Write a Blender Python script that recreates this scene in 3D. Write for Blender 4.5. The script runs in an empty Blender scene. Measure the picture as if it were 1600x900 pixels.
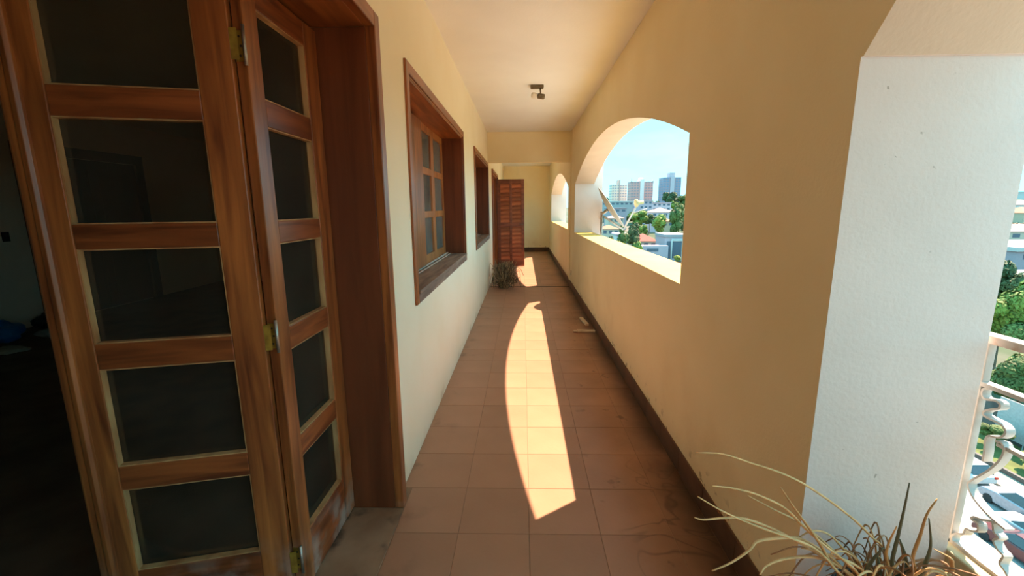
import bpy, bmesh, math, random
from mathutils import Matrix, Vector, noise

random.seed(7)
S = bpy.context.scene
COL = S.collection

# ------------------------------------------------------------------ camera
cam_data = bpy.data.cameras.new('camera')
cam_data.sensor_width = 36.0
cam_data.lens = 36.0 * 675.0 / 1600.0
cam_data.clip_start = 0.02
cam_data.clip_end = 6000.0
cam = bpy.data.objects.new('camera', cam_data)
COL.objects.link(cam)
fwd = Vector((-0.0262, 0.9828, -0.1829)).normalized()
right = Vector((0.99965, 0.0248, -0.0081))
right = (right - fwd * right.dot(fwd)).normalized()
up = right.cross(fwd)
cam.matrix_world = Matrix(((right.x, up.x, -fwd.x, 0.0),
                           (right.y, up.y, -fwd.y, 0.0),
                           (right.z, up.z, -fwd.z, 1.5),
                           (0, 0, 0, 1)))
S.camera = cam

# ------------------------------------------------------------------ sky
SKY_STRENGTH = 3.2
SUN_STRENGTH = 11.0
world = bpy.data.worlds.new('sky')
S.world = world
world.use_nodes = True
nt = world.node_tree
nt.nodes.clear()
wo = nt.nodes.new('ShaderNodeOutputWorld')
bg = nt.nodes.new('ShaderNodeBackground')
bg.inputs['Strength'].default_value = SKY_STRENGTH
tc = nt.nodes.new('ShaderNodeTexCoord')
sep = nt.nodes.new('ShaderNodeSeparateXYZ')
nt.links.new(tc.outputs['Generated'], sep.inputs[0])
ramp = nt.nodes.new('ShaderNodeValToRGB')
e = ramp.color_ramp.elements
e[0].position = 0.0
e[0].color = (0.15, 0.41, 0.48, 1)
e[1].position = 0.75
e[1].color = (0.11, 0.38, 0.54, 1)
m = e.new(0.16)
m.color = (0.115, 0.40, 0.51, 1)
nt.links.new(sep.outputs['Z'], ramp.inputs[0])
cl = nt.nodes.new('ShaderNodeTexNoise')
cl.inputs['Scale'].default_value = 2.6
cl.inputs['Detail'].default_value = 5
cl.inputs['Roughness'].default_value = 0.55
mp = nt.nodes.new('ShaderNodeMapping')
mp.inputs['Scale'].default_value = (1, 1, 3.2)
nt.links.new(tc.outputs['Generated'], mp.inputs[0])
nt.links.new(mp.outputs[0], cl.inputs['Vector'])
cr = nt.nodes.new('ShaderNodeValToRGB')
cr.color_ramp.elements[0].position = 0.44
cr.color_ramp.elements[1].position = 0.66
nt.links.new(cl.outputs[0], cr.inputs[0])
mx = nt.nodes.new('ShaderNodeMixRGB')
mx.inputs[2].default_value = (0.165, 0.44, 0.51, 1)
nt.links.new(cr.outputs[0], mx.inputs[0])
nt.links.new(ramp.outputs[0], mx.inputs[1])
nt.links.new(mx.outputs[0], bg.inputs['Color'])
nt.links.new(bg.outputs[0], wo.inputs[0])

# ------------------------------------------------------------------ sun
sd = bpy.data.lights.new('sun', 'SUN')
sd.energy = SUN_STRENGTH
sd.angle = math.radians(0.53)
sd.color = (1.0, 0.73, 0.56)
sun = bpy.data.objects.new('sun', sd)
COL.objects.link(sun)
sun.location = (30, 21, 51)
sun.rotation_euler = Vector((-1.0, -0.70, -1.695)).to_track_quat('-Z', 'Y').to_euler()

# ------------------------------------------------------------------ exposure
S.view_settings.view_transform = 'Standard'
S.view_settings.look = 'None'
S.view_settings.gamma = 1.0
S.view_settings.exposure = 0.80
S.cycles.max_bounces = 14
S.cycles.diffuse_bounces = 9
S.cycles.transparent_max_bounces = 16
S.cycles.use_denoising = True

# ------------------------------------------------------------------ helpers
MATS = {}


def mat(name, c1, c2=None, scale=6.0, rough=0.7, bump=0.0, bscale=60.0, stretch=(1, 1, 1), vary=0.0,
        spec=0.4, detail=4.0, metal=0.0, lo=0.35, hi=0.65, dist=0.0):
    if name in MATS:
        return MATS[name]
    m = bpy.data.materials.new(name)
    m.use_nodes = True
    t = m.node_tree
    b = t.nodes['Principled BSDF']
    b.inputs['Roughness'].default_value = rough
    b.inputs['Metallic'].default_value = metal
    b.inputs['Specular IOR Level'].default_value = spec
    co = t.nodes.new('ShaderNodeTexCoord')
    mpn = t.nodes.new('ShaderNodeMapping')
    mpn.inputs['Scale'].default_value = stretch
    t.links.new(co.outputs['Object'], mpn.inputs[0])
    nz = t.nodes.new('ShaderNodeTexNoise')
    nz.inputs['Scale'].default_value = scale
    nz.inputs['Detail'].default_value = detail
    nz.inputs['Distortion'].default_value = dist
    t.links.new(mpn.outputs[0], nz.inputs['Vector'])
    r = t.nodes.new('ShaderNodeValToRGB')
    r.color_ramp.elements[0].position = lo
    r.color_ramp.elements[1].position = hi
    c2 = c2 or tuple(x * 0.85 for x in c1)
    r.color_ramp.elements[0].color = (*c2, 1)
    r.color_ramp.elements[1].color = (*c1, 1)
    t.links.new(nz.outputs[0], r.inputs[0])
    out = r.outputs[0]
    if vary:
        oi = t.nodes.new('ShaderNodeObjectInfo')
        mr = t.nodes.new('ShaderNodeMapRange')
        mr.inputs[3].default_value = 1 - vary
        mr.inputs[4].default_value = 1 + vary
        t.links.new(oi.outputs['Random'], mr.inputs[0])
        hv = t.nodes.new('ShaderNodeHueSaturation')
        t.links.new(mr.outputs[0], hv.inputs['Value'])
        t.links.new(out, hv.inputs['Color'])
        out = hv.outputs[0]
    t.links.new(out, b.inputs['Base Color'])
    if bump:
        n2 = t.nodes.new('ShaderNodeTexNoise')
        n2.inputs['Scale'].default_value = bscale
        n2.inputs['Detail'].default_value = 3
        t.links.new(mpn.outputs[0], n2.inputs['Vector'])
        bp = t.nodes.new('ShaderNodeBump')
        bp.inputs['Strength'].default_value = bump
        bp.inputs['Distance'].default_value = 0.01
        t.links.new(n2.outputs[0], bp.inputs['Height'])
        t.links.new(bp.outputs[0], b.inputs['Normal'])
    MATS[name] = m
    return m


def stain(m, colour, scale, lo, hi, axis=None, a0=0.0, a1=1.0, amount=1.0, offset=0.0):
    """mix a stain of its own shape into a material's base colour (world position)"""
    t = m.node_tree
    b = t.nodes['Principled BSDF']
    src = b.inputs['Base Color'].links[0].from_socket
    g = t.nodes.new('ShaderNodeNewGeometry')
    nz = t.nodes.new('ShaderNodeTexNoise')
    nz.inputs['Scale'].default_value = scale
    nz.inputs['Detail'].default_value = 5
    mp_ = t.nodes.new('ShaderNodeMapping')
    mp_.inputs['Location'].default_value = (offset, offset, offset)
    t.links.new(g.outputs['Position'], mp_.inputs[0])
    t.links.new(mp_.outputs[0], nz.inputs['Vector'])
    mr = t.nodes.new('ShaderNodeMapRange')
    mr.interpolation_type = 'SMOOTHSTEP'
    mr.inputs[1].default_value = lo
    mr.inputs[2].default_value = hi
    t.links.new(nz.outputs[0], mr.inputs[0])
    f = mr.outputs[0]
    if axis is not None:
        sp = t.nodes.new('ShaderNodeSeparateXYZ')
        t.links.new(g.outputs['Position'], sp.inputs[0])
        ma = t.nodes.new('ShaderNodeMapRange')
        ma.interpolation_type = 'SMOOTHSTEP'
        ma.inputs[1].default_value = a0
        ma.inputs[2].default_value = a1
        t.links.new(sp.outputs[axis], ma.inputs[0])
        mu = t.nodes.new('ShaderNodeMath')
        mu.operation = 'MULTIPLY'
        t.links.new(f, mu.inputs[0])
        t.links.new(ma.outputs[0], mu.inputs[1])
        f = mu.outputs[0]
    am = t.nodes.new('ShaderNodeMath')
    am.operation = 'MULTIPLY'
    am.inputs[1].default_value = amount
    t.links.new(f, am.inputs[0])
    mix = t.nodes.new('ShaderNodeMixRGB')
    mix.inputs[2].default_value = (*colour, 1)
    t.links.new(am.outputs[0], mix.inputs[0])
    t.links.new(src, mix.inputs[1])
    t.links.new(mix.outputs[0], b.inputs['Base Color'])


class MB:
    def __init__(self):
        self.v, self.f, self.m = [], [], []

    def add(self, vs, fs, mi=0):
        o = len(self.v)
        self.v += [tuple(p) for p in vs]
        self.f += [tuple(i + o for i in q) for q in fs]
        self.m += [mi] * len(fs)

    def box(self, x0, x1, y0, y1, z0, z1, mi=0, M=None):
        vs = [Vector((x, y, z)) for z in (z0, z1) for y in (y0, y1) for x in (x0, x1)]
        if M is not None:
            vs = [M @ p for p in vs]
        self.add(vs, [(0, 2, 3, 1), (4, 5, 7, 6), (0, 1, 5, 4), (2, 6, 7, 3), (0, 4, 6, 2), (1, 3, 7, 5)], mi)

    def quad(self, a, b, c, d, mi=0):
        self.add([a, b, c, d], [(0, 1, 2, 3)], mi)

    def tube(self, pts, rad, n=6, mi=0, cap=True, flat=None):
        pts = [Vector(p) for p in pts]
        if not isinstance(rad, (list, tuple)):
            rad = [rad] * len(pts)
        rings, ref = [], None
        for i, p in enumerate(pts):
            d = (pts[min(i + 1, len(pts) - 1)] - pts[max(i - 1, 0)]).normalized()
            if ref is None:
                ref = Vector((0, 0, 1)) if abs(d.z) < 0.9 else Vector((1, 0, 0))
            u = d.cross(ref).normalized()
            w = u.cross(d).normalized()
            ref = w
            s = rad[i]
            k = flat or 1.0
            rings.append([p + (u * math.cos(a) + w * math.sin(a) * k) * s
                          for a in [2 * math.pi * j / n for j in range(n)]])
        vs = [q for r in rings for q in r]
        fs = []
        for i in range(len(pts) - 1):
            for j in range(n):
                a, b = i * n + j, i * n + (j + 1) % n
                fs.append((a, b, b + n, a + n))
        if cap:
            fs.append(tuple(range(n - 1, -1, -1)))
            fs.append(tuple((len(pts) - 1) * n + j for j in range(n)))
        self.add(vs, fs, mi)

    def lathe(self, prof, n=20, M=None, mi=0):
        vs = []
        for r, z in prof:
            for j in range(n):
                a = 2 * math.pi * j / n
                p = Vector((r * math.cos(a), r * math.sin(a), z))
                vs.append(M @ p if M is not None else p)
        fs = []
        for i in range(len(prof) - 1):
            for j in range(n):
                a, b = i * n + j, i * n + (j + 1) % n
                fs.append((a, b, b + n, a + n))
        self.add(vs, fs, mi)

    def prism(self, poly, a0, a1, axis=0, mi=0):
        """extrude a 2-D polygon along an axis"""
        def put(p, a):
            return {0: (a, p[0], p[1]), 1: (p[0], a, p[1]), 2: (p[0], p[1], a)}[axis]
        n = len(poly)
        vs = [put(p, a0) for p in poly] + [put(p, a1) for p in poly]
        fs = [tuple(range(n - 1, -1, -1)), tuple(range(n, 2 * n))]
        fs += [(i, (i + 1) % n, (i + 1) % n + n, i + n) for i in range(n)]
        self.add(vs, fs, mi)

    def ribbon(self, pts, x0, x1, t, mi=0):
        """flat bar whose centre line is drawn in (y, z), width x0..x1, thickness t"""
        P = [Vector((p[0], p[1])) for p in pts]
        L, R = [], []
        for i, p in enumerate(P):
            d = (P[min(i + 1, len(P) - 1)] - P[max(i - 1, 0)]).normalized()
            nrm = Vector((-d.y, d.x)) * (t / 2)
            L.append(p + nrm)
            R.append(p - nrm)
        n = len(P)
        vs = []
        for q in (L, R):
            for x in (x0, x1):
                vs += [(x, p.x, p.y) for p in q]
        fs = []
        a, b, c, d_ = 0, n, 2 * n, 3 * n
        for i in range(n - 1):
            fs += [(a + i, a + i + 1, b + i + 1, b + i), (c + i, d_ + i, d_ + i + 1, c + i + 1),
                   (a + i, c + i, c + i + 1, a + i + 1), (b + i, b + i + 1, d_ + i + 1, d_ + i)]
        fs += [(a, b, d_, c), (a + n - 1, c + n - 1, d_ + n - 1, b + n - 1)]
        self.add(vs, fs, mi)

    def mesh(self, name, mats, smooth=False):
        me = bpy.data.meshes.new(name)
        me.from_pydata(self.v, [], self.f)
        if not isinstance(mats, (list, tuple)):
            mats = [mats]
        for q in mats:
            me.materials.append(q)
        me.polygons.foreach_set('material_index', self.m)
        bm = bmesh.new()
        bm.from_mesh(me)
        bmesh.ops.recalc_face_normals(bm, faces=bm.faces)
        bm.to_mesh(me)
        bm.free()
        if smooth:
            me.polygons.foreach_set('use_smooth', [True] * len(me.polygons))
        me.update()
        return me

    def build(self, name, mats, parent=None, smooth=False, bevel=0.0, loc=None):
        o = bpy.data.objects.new(name, self.mesh(name, mats, smooth))
        COL.objects.link(o)
        if parent is not None:
            o.parent = parent
        if loc is not None:
            o.location = loc
        if bevel:
            md = o.modifiers.new('bevel', 'BEVEL')
            md.width = bevel
            md.segments = 2
            md.limit_method = 'ANGLE'
        return o


def tag(o, label, cat=None, group=None, kind=None):
    o['label'] = label
    if cat:
        o['category'] = cat
    if group:
        o['group'] = group
    if kind:
        o['kind'] = kind
    return o


def empty(name, loc=(0, 0, 0), rz=0.0):
    o = bpy.data.objects.new(name, None)
    o.empty_display_size = 0.1
    COL.objects.link(o)
    o.location = loc
    o.rotation_euler = (0, 0, rz)
    return o


def share(name, me, parent, loc=(0, 0, 0), rz=0.0):
    o = bpy.data.objects.new(name, me)
    COL.objects.link(o)
    o.parent = parent
    o.location = loc
    o.rotation_euler = (0, 0, rz)
    return o


def smooth_path(pts, n=5):
    """Catmull-Rom"""
    P = [Vector(p) for p in pts]
    P = [P[0] * 2 - P[1]] + P + [P[-1] * 2 - P[-2]]
    out = []
    for i in range(1, len(P) - 2):
        for k in range(n):
            t = k / n
            a, b, c, d = P[i - 1], P[i], P[i + 1], P[i + 2]
            out.append(0.5 * (2 * b + (c - a) * t + (2 * a - 5 * b + 4 * c - d) * t * t
                              + (3 * b - a - 3 * c + d) * t ** 3))
    out.append(P[-2])
    return out


# ------------------------------------------------------------------ materials
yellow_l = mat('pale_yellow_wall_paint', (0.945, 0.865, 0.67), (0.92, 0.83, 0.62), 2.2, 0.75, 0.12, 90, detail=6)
stain(yellow_l, (0.55, 0.40, 0.22), 3.0, 0.45, 0.70, axis='Z', a0=0.12, a1=0.0, amount=0.6)
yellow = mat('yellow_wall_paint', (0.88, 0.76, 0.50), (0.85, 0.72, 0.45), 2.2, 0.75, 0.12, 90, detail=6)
stain(yellow, (0.20, 0.13, 0.05), 16, 0.60, 0.66, axis='Z', a0=0.26, a1=0.11, amount=0.8)
stain(yellow, (0.50, 0.34, 0.14), 1.6, 0.52, 0.75, axis='Z', a0=0.9, a1=0.2, amount=0.3)
sill_m = mat('yellow_sill_paint', (0.80, 0.57, 0.14), (0.74, 0.51, 0.115), 4, 0.7, 0.1, 60)
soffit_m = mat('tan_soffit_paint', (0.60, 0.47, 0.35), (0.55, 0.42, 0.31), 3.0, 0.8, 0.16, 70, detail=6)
white = mat('white_wall_paint', (0.70, 0.61, 0.56), (0.66, 0.57, 0.52), 3.0, 0.8, 0.16, 70, detail=6)
stain(white, (0.22, 0.18, 0.13), 34, 0.72, 0.76, amount=0.6)
ceil_m = mat('cream_ceiling_paint', (0.87, 0.86, 0.82), (0.82, 0.80, 0.755), 1.3, 0.85, 0.1, 60)
tile_m = mat('terracotta_tile', (0.41, 0.21, 0.125), (0.375, 0.188, 0.110), 3.0, 0.42, 0.05, 40, vary=0.05, detail=7, spec=0.35)
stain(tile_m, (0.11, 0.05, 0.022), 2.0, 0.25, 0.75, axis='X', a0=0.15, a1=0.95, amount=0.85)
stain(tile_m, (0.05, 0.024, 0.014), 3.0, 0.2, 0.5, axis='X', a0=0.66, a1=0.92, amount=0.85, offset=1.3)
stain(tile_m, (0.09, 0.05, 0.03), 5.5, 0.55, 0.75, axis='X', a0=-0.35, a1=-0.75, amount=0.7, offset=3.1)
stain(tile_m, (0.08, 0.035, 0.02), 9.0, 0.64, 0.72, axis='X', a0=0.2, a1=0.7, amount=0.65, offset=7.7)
grout_m = mat('tan_grout', (0.32, 0.18, 0.108), (0.25, 0.14, 0.085), 12, 0.9)
thr_m = mat('threshold_cement', (0.33, 0.20, 0.12), (0.24, 0.135, 0.075), 5, 0.7, 0.1, 40)
stain(thr_m, (0.035, 0.02, 0.015), 6.0, 0.50, 0.70, amount=0.85)
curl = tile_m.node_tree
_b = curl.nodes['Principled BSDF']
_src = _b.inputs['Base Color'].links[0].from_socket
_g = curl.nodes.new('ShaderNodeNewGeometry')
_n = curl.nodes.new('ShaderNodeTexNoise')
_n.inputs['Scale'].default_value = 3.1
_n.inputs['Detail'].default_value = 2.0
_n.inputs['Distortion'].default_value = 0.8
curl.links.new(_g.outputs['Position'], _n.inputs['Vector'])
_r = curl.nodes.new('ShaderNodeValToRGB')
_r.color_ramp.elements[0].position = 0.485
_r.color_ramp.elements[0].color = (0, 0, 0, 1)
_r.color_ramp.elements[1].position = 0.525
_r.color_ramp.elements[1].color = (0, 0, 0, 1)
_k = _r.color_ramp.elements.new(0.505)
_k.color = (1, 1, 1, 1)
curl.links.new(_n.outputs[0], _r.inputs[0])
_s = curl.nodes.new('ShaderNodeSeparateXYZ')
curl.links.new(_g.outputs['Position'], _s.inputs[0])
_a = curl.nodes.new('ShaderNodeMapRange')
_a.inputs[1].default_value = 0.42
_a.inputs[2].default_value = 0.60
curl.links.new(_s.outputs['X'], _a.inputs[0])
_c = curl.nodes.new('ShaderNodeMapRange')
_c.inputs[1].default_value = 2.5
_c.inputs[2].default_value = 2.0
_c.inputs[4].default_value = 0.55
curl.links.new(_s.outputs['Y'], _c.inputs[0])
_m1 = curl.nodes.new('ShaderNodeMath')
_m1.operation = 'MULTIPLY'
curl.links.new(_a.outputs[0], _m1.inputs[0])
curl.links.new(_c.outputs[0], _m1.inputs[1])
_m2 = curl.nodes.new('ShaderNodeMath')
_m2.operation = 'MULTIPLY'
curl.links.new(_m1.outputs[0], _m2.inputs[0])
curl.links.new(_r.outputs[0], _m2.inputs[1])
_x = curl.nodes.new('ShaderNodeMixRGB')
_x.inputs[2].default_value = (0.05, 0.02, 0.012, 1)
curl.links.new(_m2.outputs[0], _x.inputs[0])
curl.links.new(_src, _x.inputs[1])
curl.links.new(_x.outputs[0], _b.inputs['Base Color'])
wood_v = mat('varnished_wood_upright', (0.44, 0.140, 0.034), (0.125, 0.030, 0.010), 12, 0.34, 0.05, 30,
             stretch=(2.2, 2.2, 0.16), vary=0.14, detail=8, spec=0.5, dist=0.6, lo=0.3, hi=0.72)
stain(wood_v, (0.44, 0.36, 0.30), 7.0, 0.42, 0.68, axis='Z', a0=0.34, a1=0.0, amount=0.75)
wood_h = mat('varnished_wood_level', (0.36, 0.098, 0.026), (0.115, 0.027, 0.009), 12, 0.34, 0.05, 30,
             stretch=(0.2, 2.4, 2.4), vary=0.14, detail=8, spec=0.5, dist=0.6, lo=0.3, hi=0.72)
stain(wood_h, (0.44, 0.36, 0.30), 7.0, 0.40, 0.62, axis='Z', a0=0.30, a1=0.05, amount=0.85)
wood_y = mat('varnished_wood_along', (0.42, 0.135, 0.034), (0.17, 0.045, 0.013), 10, 0.36, 0.05, 30,
             stretch=(2.4, 0.2, 2.4), vary=0.12, detail=8, spec=0.5, dist=0.6, lo=0.3, hi=0.72)
wood_dark = mat('dark_varnished_jamb', (0.21, 0.058, 0.020), (0.115, 0.030, 0.011), 8, 0.42, 0.04, 30,
                stretch=(2.0, 2.0, 0.14), vary=0.08, detail=8, spec=0.4, dist=0.6, lo=0.3, hi=0.75)
bead_m = mat('worn_glazing_bead', (0.50, 0.30, 0.13), (0.33, 0.14, 0.05), 14, 0.55, stretch=(1, 1, 0.3), vary=0.1)
sash_m = mat('orange_sash_wood', (0.52, 0.20, 0.055), (0.28, 0.085, 0.022), 10, 0.34, 0.04, 30,
             stretch=(2.2, 2.2, 0.2), vary=0.12, detail=7, spec=0.5)
grey_wood = mat('weathered_grey_wood', (0.30, 0.20, 0.14), (0.17, 0.105, 0.075), 12, 0.75, 0.1, 40,
                stretch=(2.0, 0.25, 2.0), vary=0.08, detail=7)
slat_wood = mat('orange_shutter_slat', (0.46, 0.14, 0.055), (0.24, 0.065, 0.028), 8, 0.38, 0.03, 30,
               stretch=(0.3, 1.5, 2.0), vary=0.35, detail=6, spec=0.5)
red_wood = mat('reddish_shutter_wood', (0.27, 0.085, 0.042), (0.15, 0.042, 0.022), 8, 0.38, 0.03, 30,
               stretch=(0.3, 1.5, 2.0), vary=0.22, detail=6, spec=0.5)
brass = mat('old_brass', (0.62, 0.42, 0.07), (0.40, 0.25, 0.05), 30, 0.38, metal=0.7)
steel = mat('dull_steel', (0.5, 0.45, 0.38), (0.34, 0.30, 0.25), 30, 0.4, metal=0.8)
bronze = mat('bronze_fitting', (0.20, 0.155, 0.09), (0.14, 0.105, 0.06), 30, 0.45, metal=0.5)
white_metal = mat('white_painted_iron', (0.50, 0.48, 0.44), (0.42, 0.39, 0.35), 18, 0.5, 0.05, 80)
rust_metal = mat('peeling_white_rail', (0.56, 0.50, 0.44), (0.46, 0.29, 0.20), 22, 0.6, 0.1, 80, lo=0.30, hi=0.5)
cream_stone = mat('cream_kerb_paint', (0.62, 0.52, 0.32), (0.50, 0.40, 0.23), 10, 0.8, 0.1, 60)


def glass(name, tint, dust, dustcol, refl=1.0):
    m = bpy.data.materials.new(name)
    m.use_nodes = True
    t = m.node_tree
    t.nodes.clear()
    o = t.nodes.new('ShaderNodeOutputMaterial')
    tr = t.nodes.new('ShaderNodeBsdfTransparent')
    tr.inputs[0].default_value = (*tint, 1)
    gl = t.nodes.new('ShaderNodeBsdfGlossy')
    gl.inputs['Roughness'].default_value = 0.06
    fr = t.nodes.new('ShaderNodeFresnel')
    fr.inputs[0].default_value = 1.45
    df = t.nodes.new('ShaderNodeBsdfDiffuse')
    df.inputs[0].default_value = (*dustcol, 1)
    co = t.nodes.new('ShaderNodeTexCoord')
    nz = t.nodes.new('ShaderNodeTexNoise')
    nz.inputs['Scale'].default_value = 3.0
    nz.inputs['Detail'].default_value = 6
    t.links.new(co.outputs['Object'], nz.inputs['Vector'])
    mr = t.nodes.new('ShaderNodeMapRange')
    mr.inputs[1].default_value = 0.3
    mr.inputs[2].default_value = 0.8
    mr.inputs[3].default_value = dust * 0.4
    mr.inputs[4].default_value = dust * 1.6
    t.links.new(nz.outputs[0], mr.inputs[0])
    m1 = t.nodes.new('ShaderNodeMixShader')
    t.links.new(fr.outputs[0], m1.inputs[0])
    t.links.new(tr.outputs[0], m1.inputs[1])
    t.links.new(gl.outputs[0], m1.inputs[2])
    m2 = t.nodes.new('ShaderNodeMixShader')
    t.links.new(mr.outputs[0], m2.inputs[0])
    t.links.new(m1.outputs[0], m2.inputs[1])
    t.links.new(df.outputs[0], m2.inputs[2])
    t.links.new(m2.outputs[0], o.inputs[0])
    MATS[name] = m
    return m


pane_w = glass('grey_dusty_glass', (0.75, 0.70, 0.64), 0.22, (0.42, 0.38, 0.34))
pane_m = glass('dusty_glass', (0.88, 0.80, 0.68), 0.035, (0.42, 0.37, 0.30))

# ================================================================== SETTING
XL, XR, XO, XP = -0.655, 0.895, 1.219, 1.37       # left wall face, right wall faces, pilaster front
ZC, ZS = 2.87, 1.064                              # ceiling, sill
Y0, Y1 = -5.0, 15.0                               # ends of the balcony
LOUT = -0.905                                     # room side of the left wall


def struct(name, mb, mats, label, parent=None, **k):
    o = mb.build(name, mats, parent, **k)
    if parent is None:
        tag(o, label, kind='structure')
    return o


# floor of the balcony: grout bed, tiles one by one
b = MB()
b.box(LOUT, 1.219, Y0, Y1 + 0.2, -0.25, -0.0018)
floor = struct('floor', b, grout_m, 'balcony floor of square terracotta tiles running down the corridor')
ROW = 0.333
TY0 = 1.775 - ROW * 8


def tile_mesh(w, d):
    bm = bmesh.new()
    g = 0.0013
    bmesh.ops.create_cube(bm, size=1.0)
    for v in bm.verts:
        v.co = Vector((v.co.x * (w - 2 * g), v.co.y * (d - 2 * g), v.co.z * 0.012 - 0.006))
    top = [ed for ed in bm.edges if all(v.co.z > -0.001 for v in ed.verts)]
    bmesh.ops.bevel(bm, geom=top, offset=0.0012, segments=1, affect='EDGES')
    me = bpy.data.meshes.new('tile')
    bm.to_mesh(me)
    bm.free()
    me.materials.append(tile_m)
    return me


cols = [(-0.655, -0.310), (-0.310, 0.023), (0.023, 0.356), (0.356, 0.690), (0.690, 0.884)]
tile_me = [tile_mesh(c[1] - c[0], ROW) for c in cols]
tile_door = tile_mesh(0.300, ROW)
rows = int((Y1 - TY0) / ROW) + 1
for r in range(rows):
    yc = TY0 + ROW * (r + 0.5)
    if yc + ROW / 2 > Y1:
        continue
    for ci, c in enumerate(cols):
        me, xc = tile_me[ci], (c[0] + c[1]) / 2
        if ci == 0 and yc < 1.95:
            me, xc = tile_door, -0.460
        share('tile', me, floor, (xc, yc, random.uniform(-0.0006, 0.0006)))
for yj in (8.20, 12.75):
    b = MB()
    b.box(XL + 0.002, XR - 0.012, yj - 0.02, yj + 0.02, -0.004, 0.0025)
    b.build('joint_strip', mat('dark_joint', (0.06, 0.035, 0.022), rough=0.9), floor)

b = MB()
b.box(LOUT, -0.614, -0.30, 1.939, -0.02, 0.004)
struct('trim_1', b, thr_m, 'stained cement threshold strip under the glazed folding door')

# left wall with its four openings
LW = [  # y0, y1, z0, z1
    (-0.30, 1.975, -0.02, 2.275), (2.60, 4.84, 0.985, 2.25), (6.03, 8.27, 0.985, 2.25), (9.35, 11.14, -0.02, 2.235)]
b = MB()
y = Y0
for a0, a1, z0, z1 in LW:
    b.box(LOUT, XL, y, a0, 0, ZC)
    if z0 > 0:
        b.box(LOUT, XL, a0, a1, 0, z0)
    b.box(LOUT, XL, a0, a1, z1, ZC)
    y = a1
b.box(LOUT, XL, y, Y1, 0, ZC)
wall_left = struct('wall_left', b, yellow_l, 'pale yellow house wall with the wooden doors and windows')

# right wall: sill, arches and piers as one plastered shell (0 yellow, 1 white)
def seg(y, y0, y1, zs, rise):
    c, h = (y0 + y1) / 2, (y1 - y0) / 2
    if y0 < 0:                               # the nearest arch is a flat ellipse
        return zs + rise * math.sqrt(max(0.0, 1 - ((y - c) / h) ** 2))
    R = (h * h + rise * rise) / (2 * rise)
    return zs + math.sqrt(max(0.0, R * R - (y - c) ** 2)) - (R - rise)


BAYS = [(-3.80, 1.258, 1.884, 0.43, 0.0), (2.457, 7.637, 1.889, 0.43, ZS), (8.77, 13.95, 1.889, 0.43, ZS)]
b = MB()


def pier(y0, y1):
    b.quad((XR, y0, 0), (XR, y1, 0), (XR, y1, ZC), (XR, y0, ZC), 0)
    b.quad((XO, y0, 0), (XO, y1, 0), (XO, y1, ZC + .2), (XO, y0, ZC + .2), 1)


y = Y0
for y0, y1, zs, rise, sill in BAYS:
    XO = XP if not sill else 1.219
    pier(y, y0)
    N = 48
    ST = 0.009
    for yy, ys in ((y0, y0 + ST), (y1, y1 - ST)):        # small step where the arch springs
        b.quad((XR, yy, zs), (XO, yy, zs), (XO, ys, zs), (XR, ys, zs), 1)
        b.quad((XR, yy, zs), (XR, ys, zs), (XR, ys, ZC), (XR, yy, ZC), 0)
        b.quad((XO, yy, zs), (XO, ys, zs), (XO, ys, ZC + .2), (XO, yy, ZC + .2), 1)
    for yy in (y0, y1):                      # jambs
        b.quad((XR, yy, sill), (XO, yy, sill), (XO, yy, zs), (XR, yy, zs), 1)
    for i in range(N):
        ya, yb = y0 + ST + (y1 - y0 - 2 * ST) * i / N, y0 + ST + (y1 - y0 - 2 * ST) * (i + 1) / N
        za, zb = seg(ya, y0 + ST, y1 - ST, zs, rise), seg(yb, y0 + ST, y1 - ST, zs, rise)
        fa, fb = 0.03 * math.sin(math.pi * i / N), 0.03 * math.sin(math.pi * (i + 1) / N)
        b.quad((XR, ya, za), (XR, yb, zb), (XR, yb, ZC), (XR, ya, ZC), 0)
        b.quad((XO, ya, za + fa), (XO, yb, zb + fb), (XO, yb, ZC + .2), (XO, ya, ZC + .2), 1)
        b.quad((XR, ya, za), (XO, ya, za + fa), (XO, yb, zb + fb), (XR, yb, zb), 3)
    if sill:
        b.quad((XR, y0, 0), (XR, y1, 0), (XR, y1, sill), (XR, y0, sill), 0)
        b.quad((XO, y0, 0), (XO, y1, 0), (XO, y1, sill), (XO, y0, sill), 1)
        b.quad((XR, y0, sill), (XO, y0, sill), (XO, y1, sill), (XR, y1, sill), 2)
    XO = 1.219
    y = y1
pier(y, Y1)
# bottom, top, ends
b.quad((XR, Y0, 0), (XO, Y0, 0), (XO, Y1, 0), (XR, Y1, 0), 1)
b.quad((XR, Y0, ZC), (XO, Y0, ZC + .2), (XO, Y1, ZC + .2), (XR, Y1, ZC), 1)
b.quad((XR, Y0, 0), (XO, Y0, 0), (XO, Y0, ZC), (XR, Y0, ZC), 1)
b.quad((XR, Y1, 0), (XO, Y1, 0), (XO, Y1, ZC), (XR, Y1, ZC), 1)
me = b.mesh('wall_right', [yellow, white, sill_m, soffit_m])
bm = bmesh.new()
bm.from_mesh(me)
bmesh.ops.remove_doubles(bm, verts=bm.verts, dist=0.0005)
bmesh.ops.recalc_face_normals(bm, faces=bm.faces)
bm.to_mesh(me)
bm.free()
wall_right = bpy.data.objects.new('wall_right', me)
COL.objects.link(wall_right)
tag(wall_right, 'pale yellow outer wall with three white-lined arched openings', kind='structure')

b = MB()
for y0, y1 in ((1.2625, 2.457), (7.637, 8.77), (13.95, 15.0)):
    b.box(XO, XP, y0, y1, -1.0, ZC + 0.2)
struct('trim_2', b, white, 'white pilasters outside the wall between the arched openings')

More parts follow.
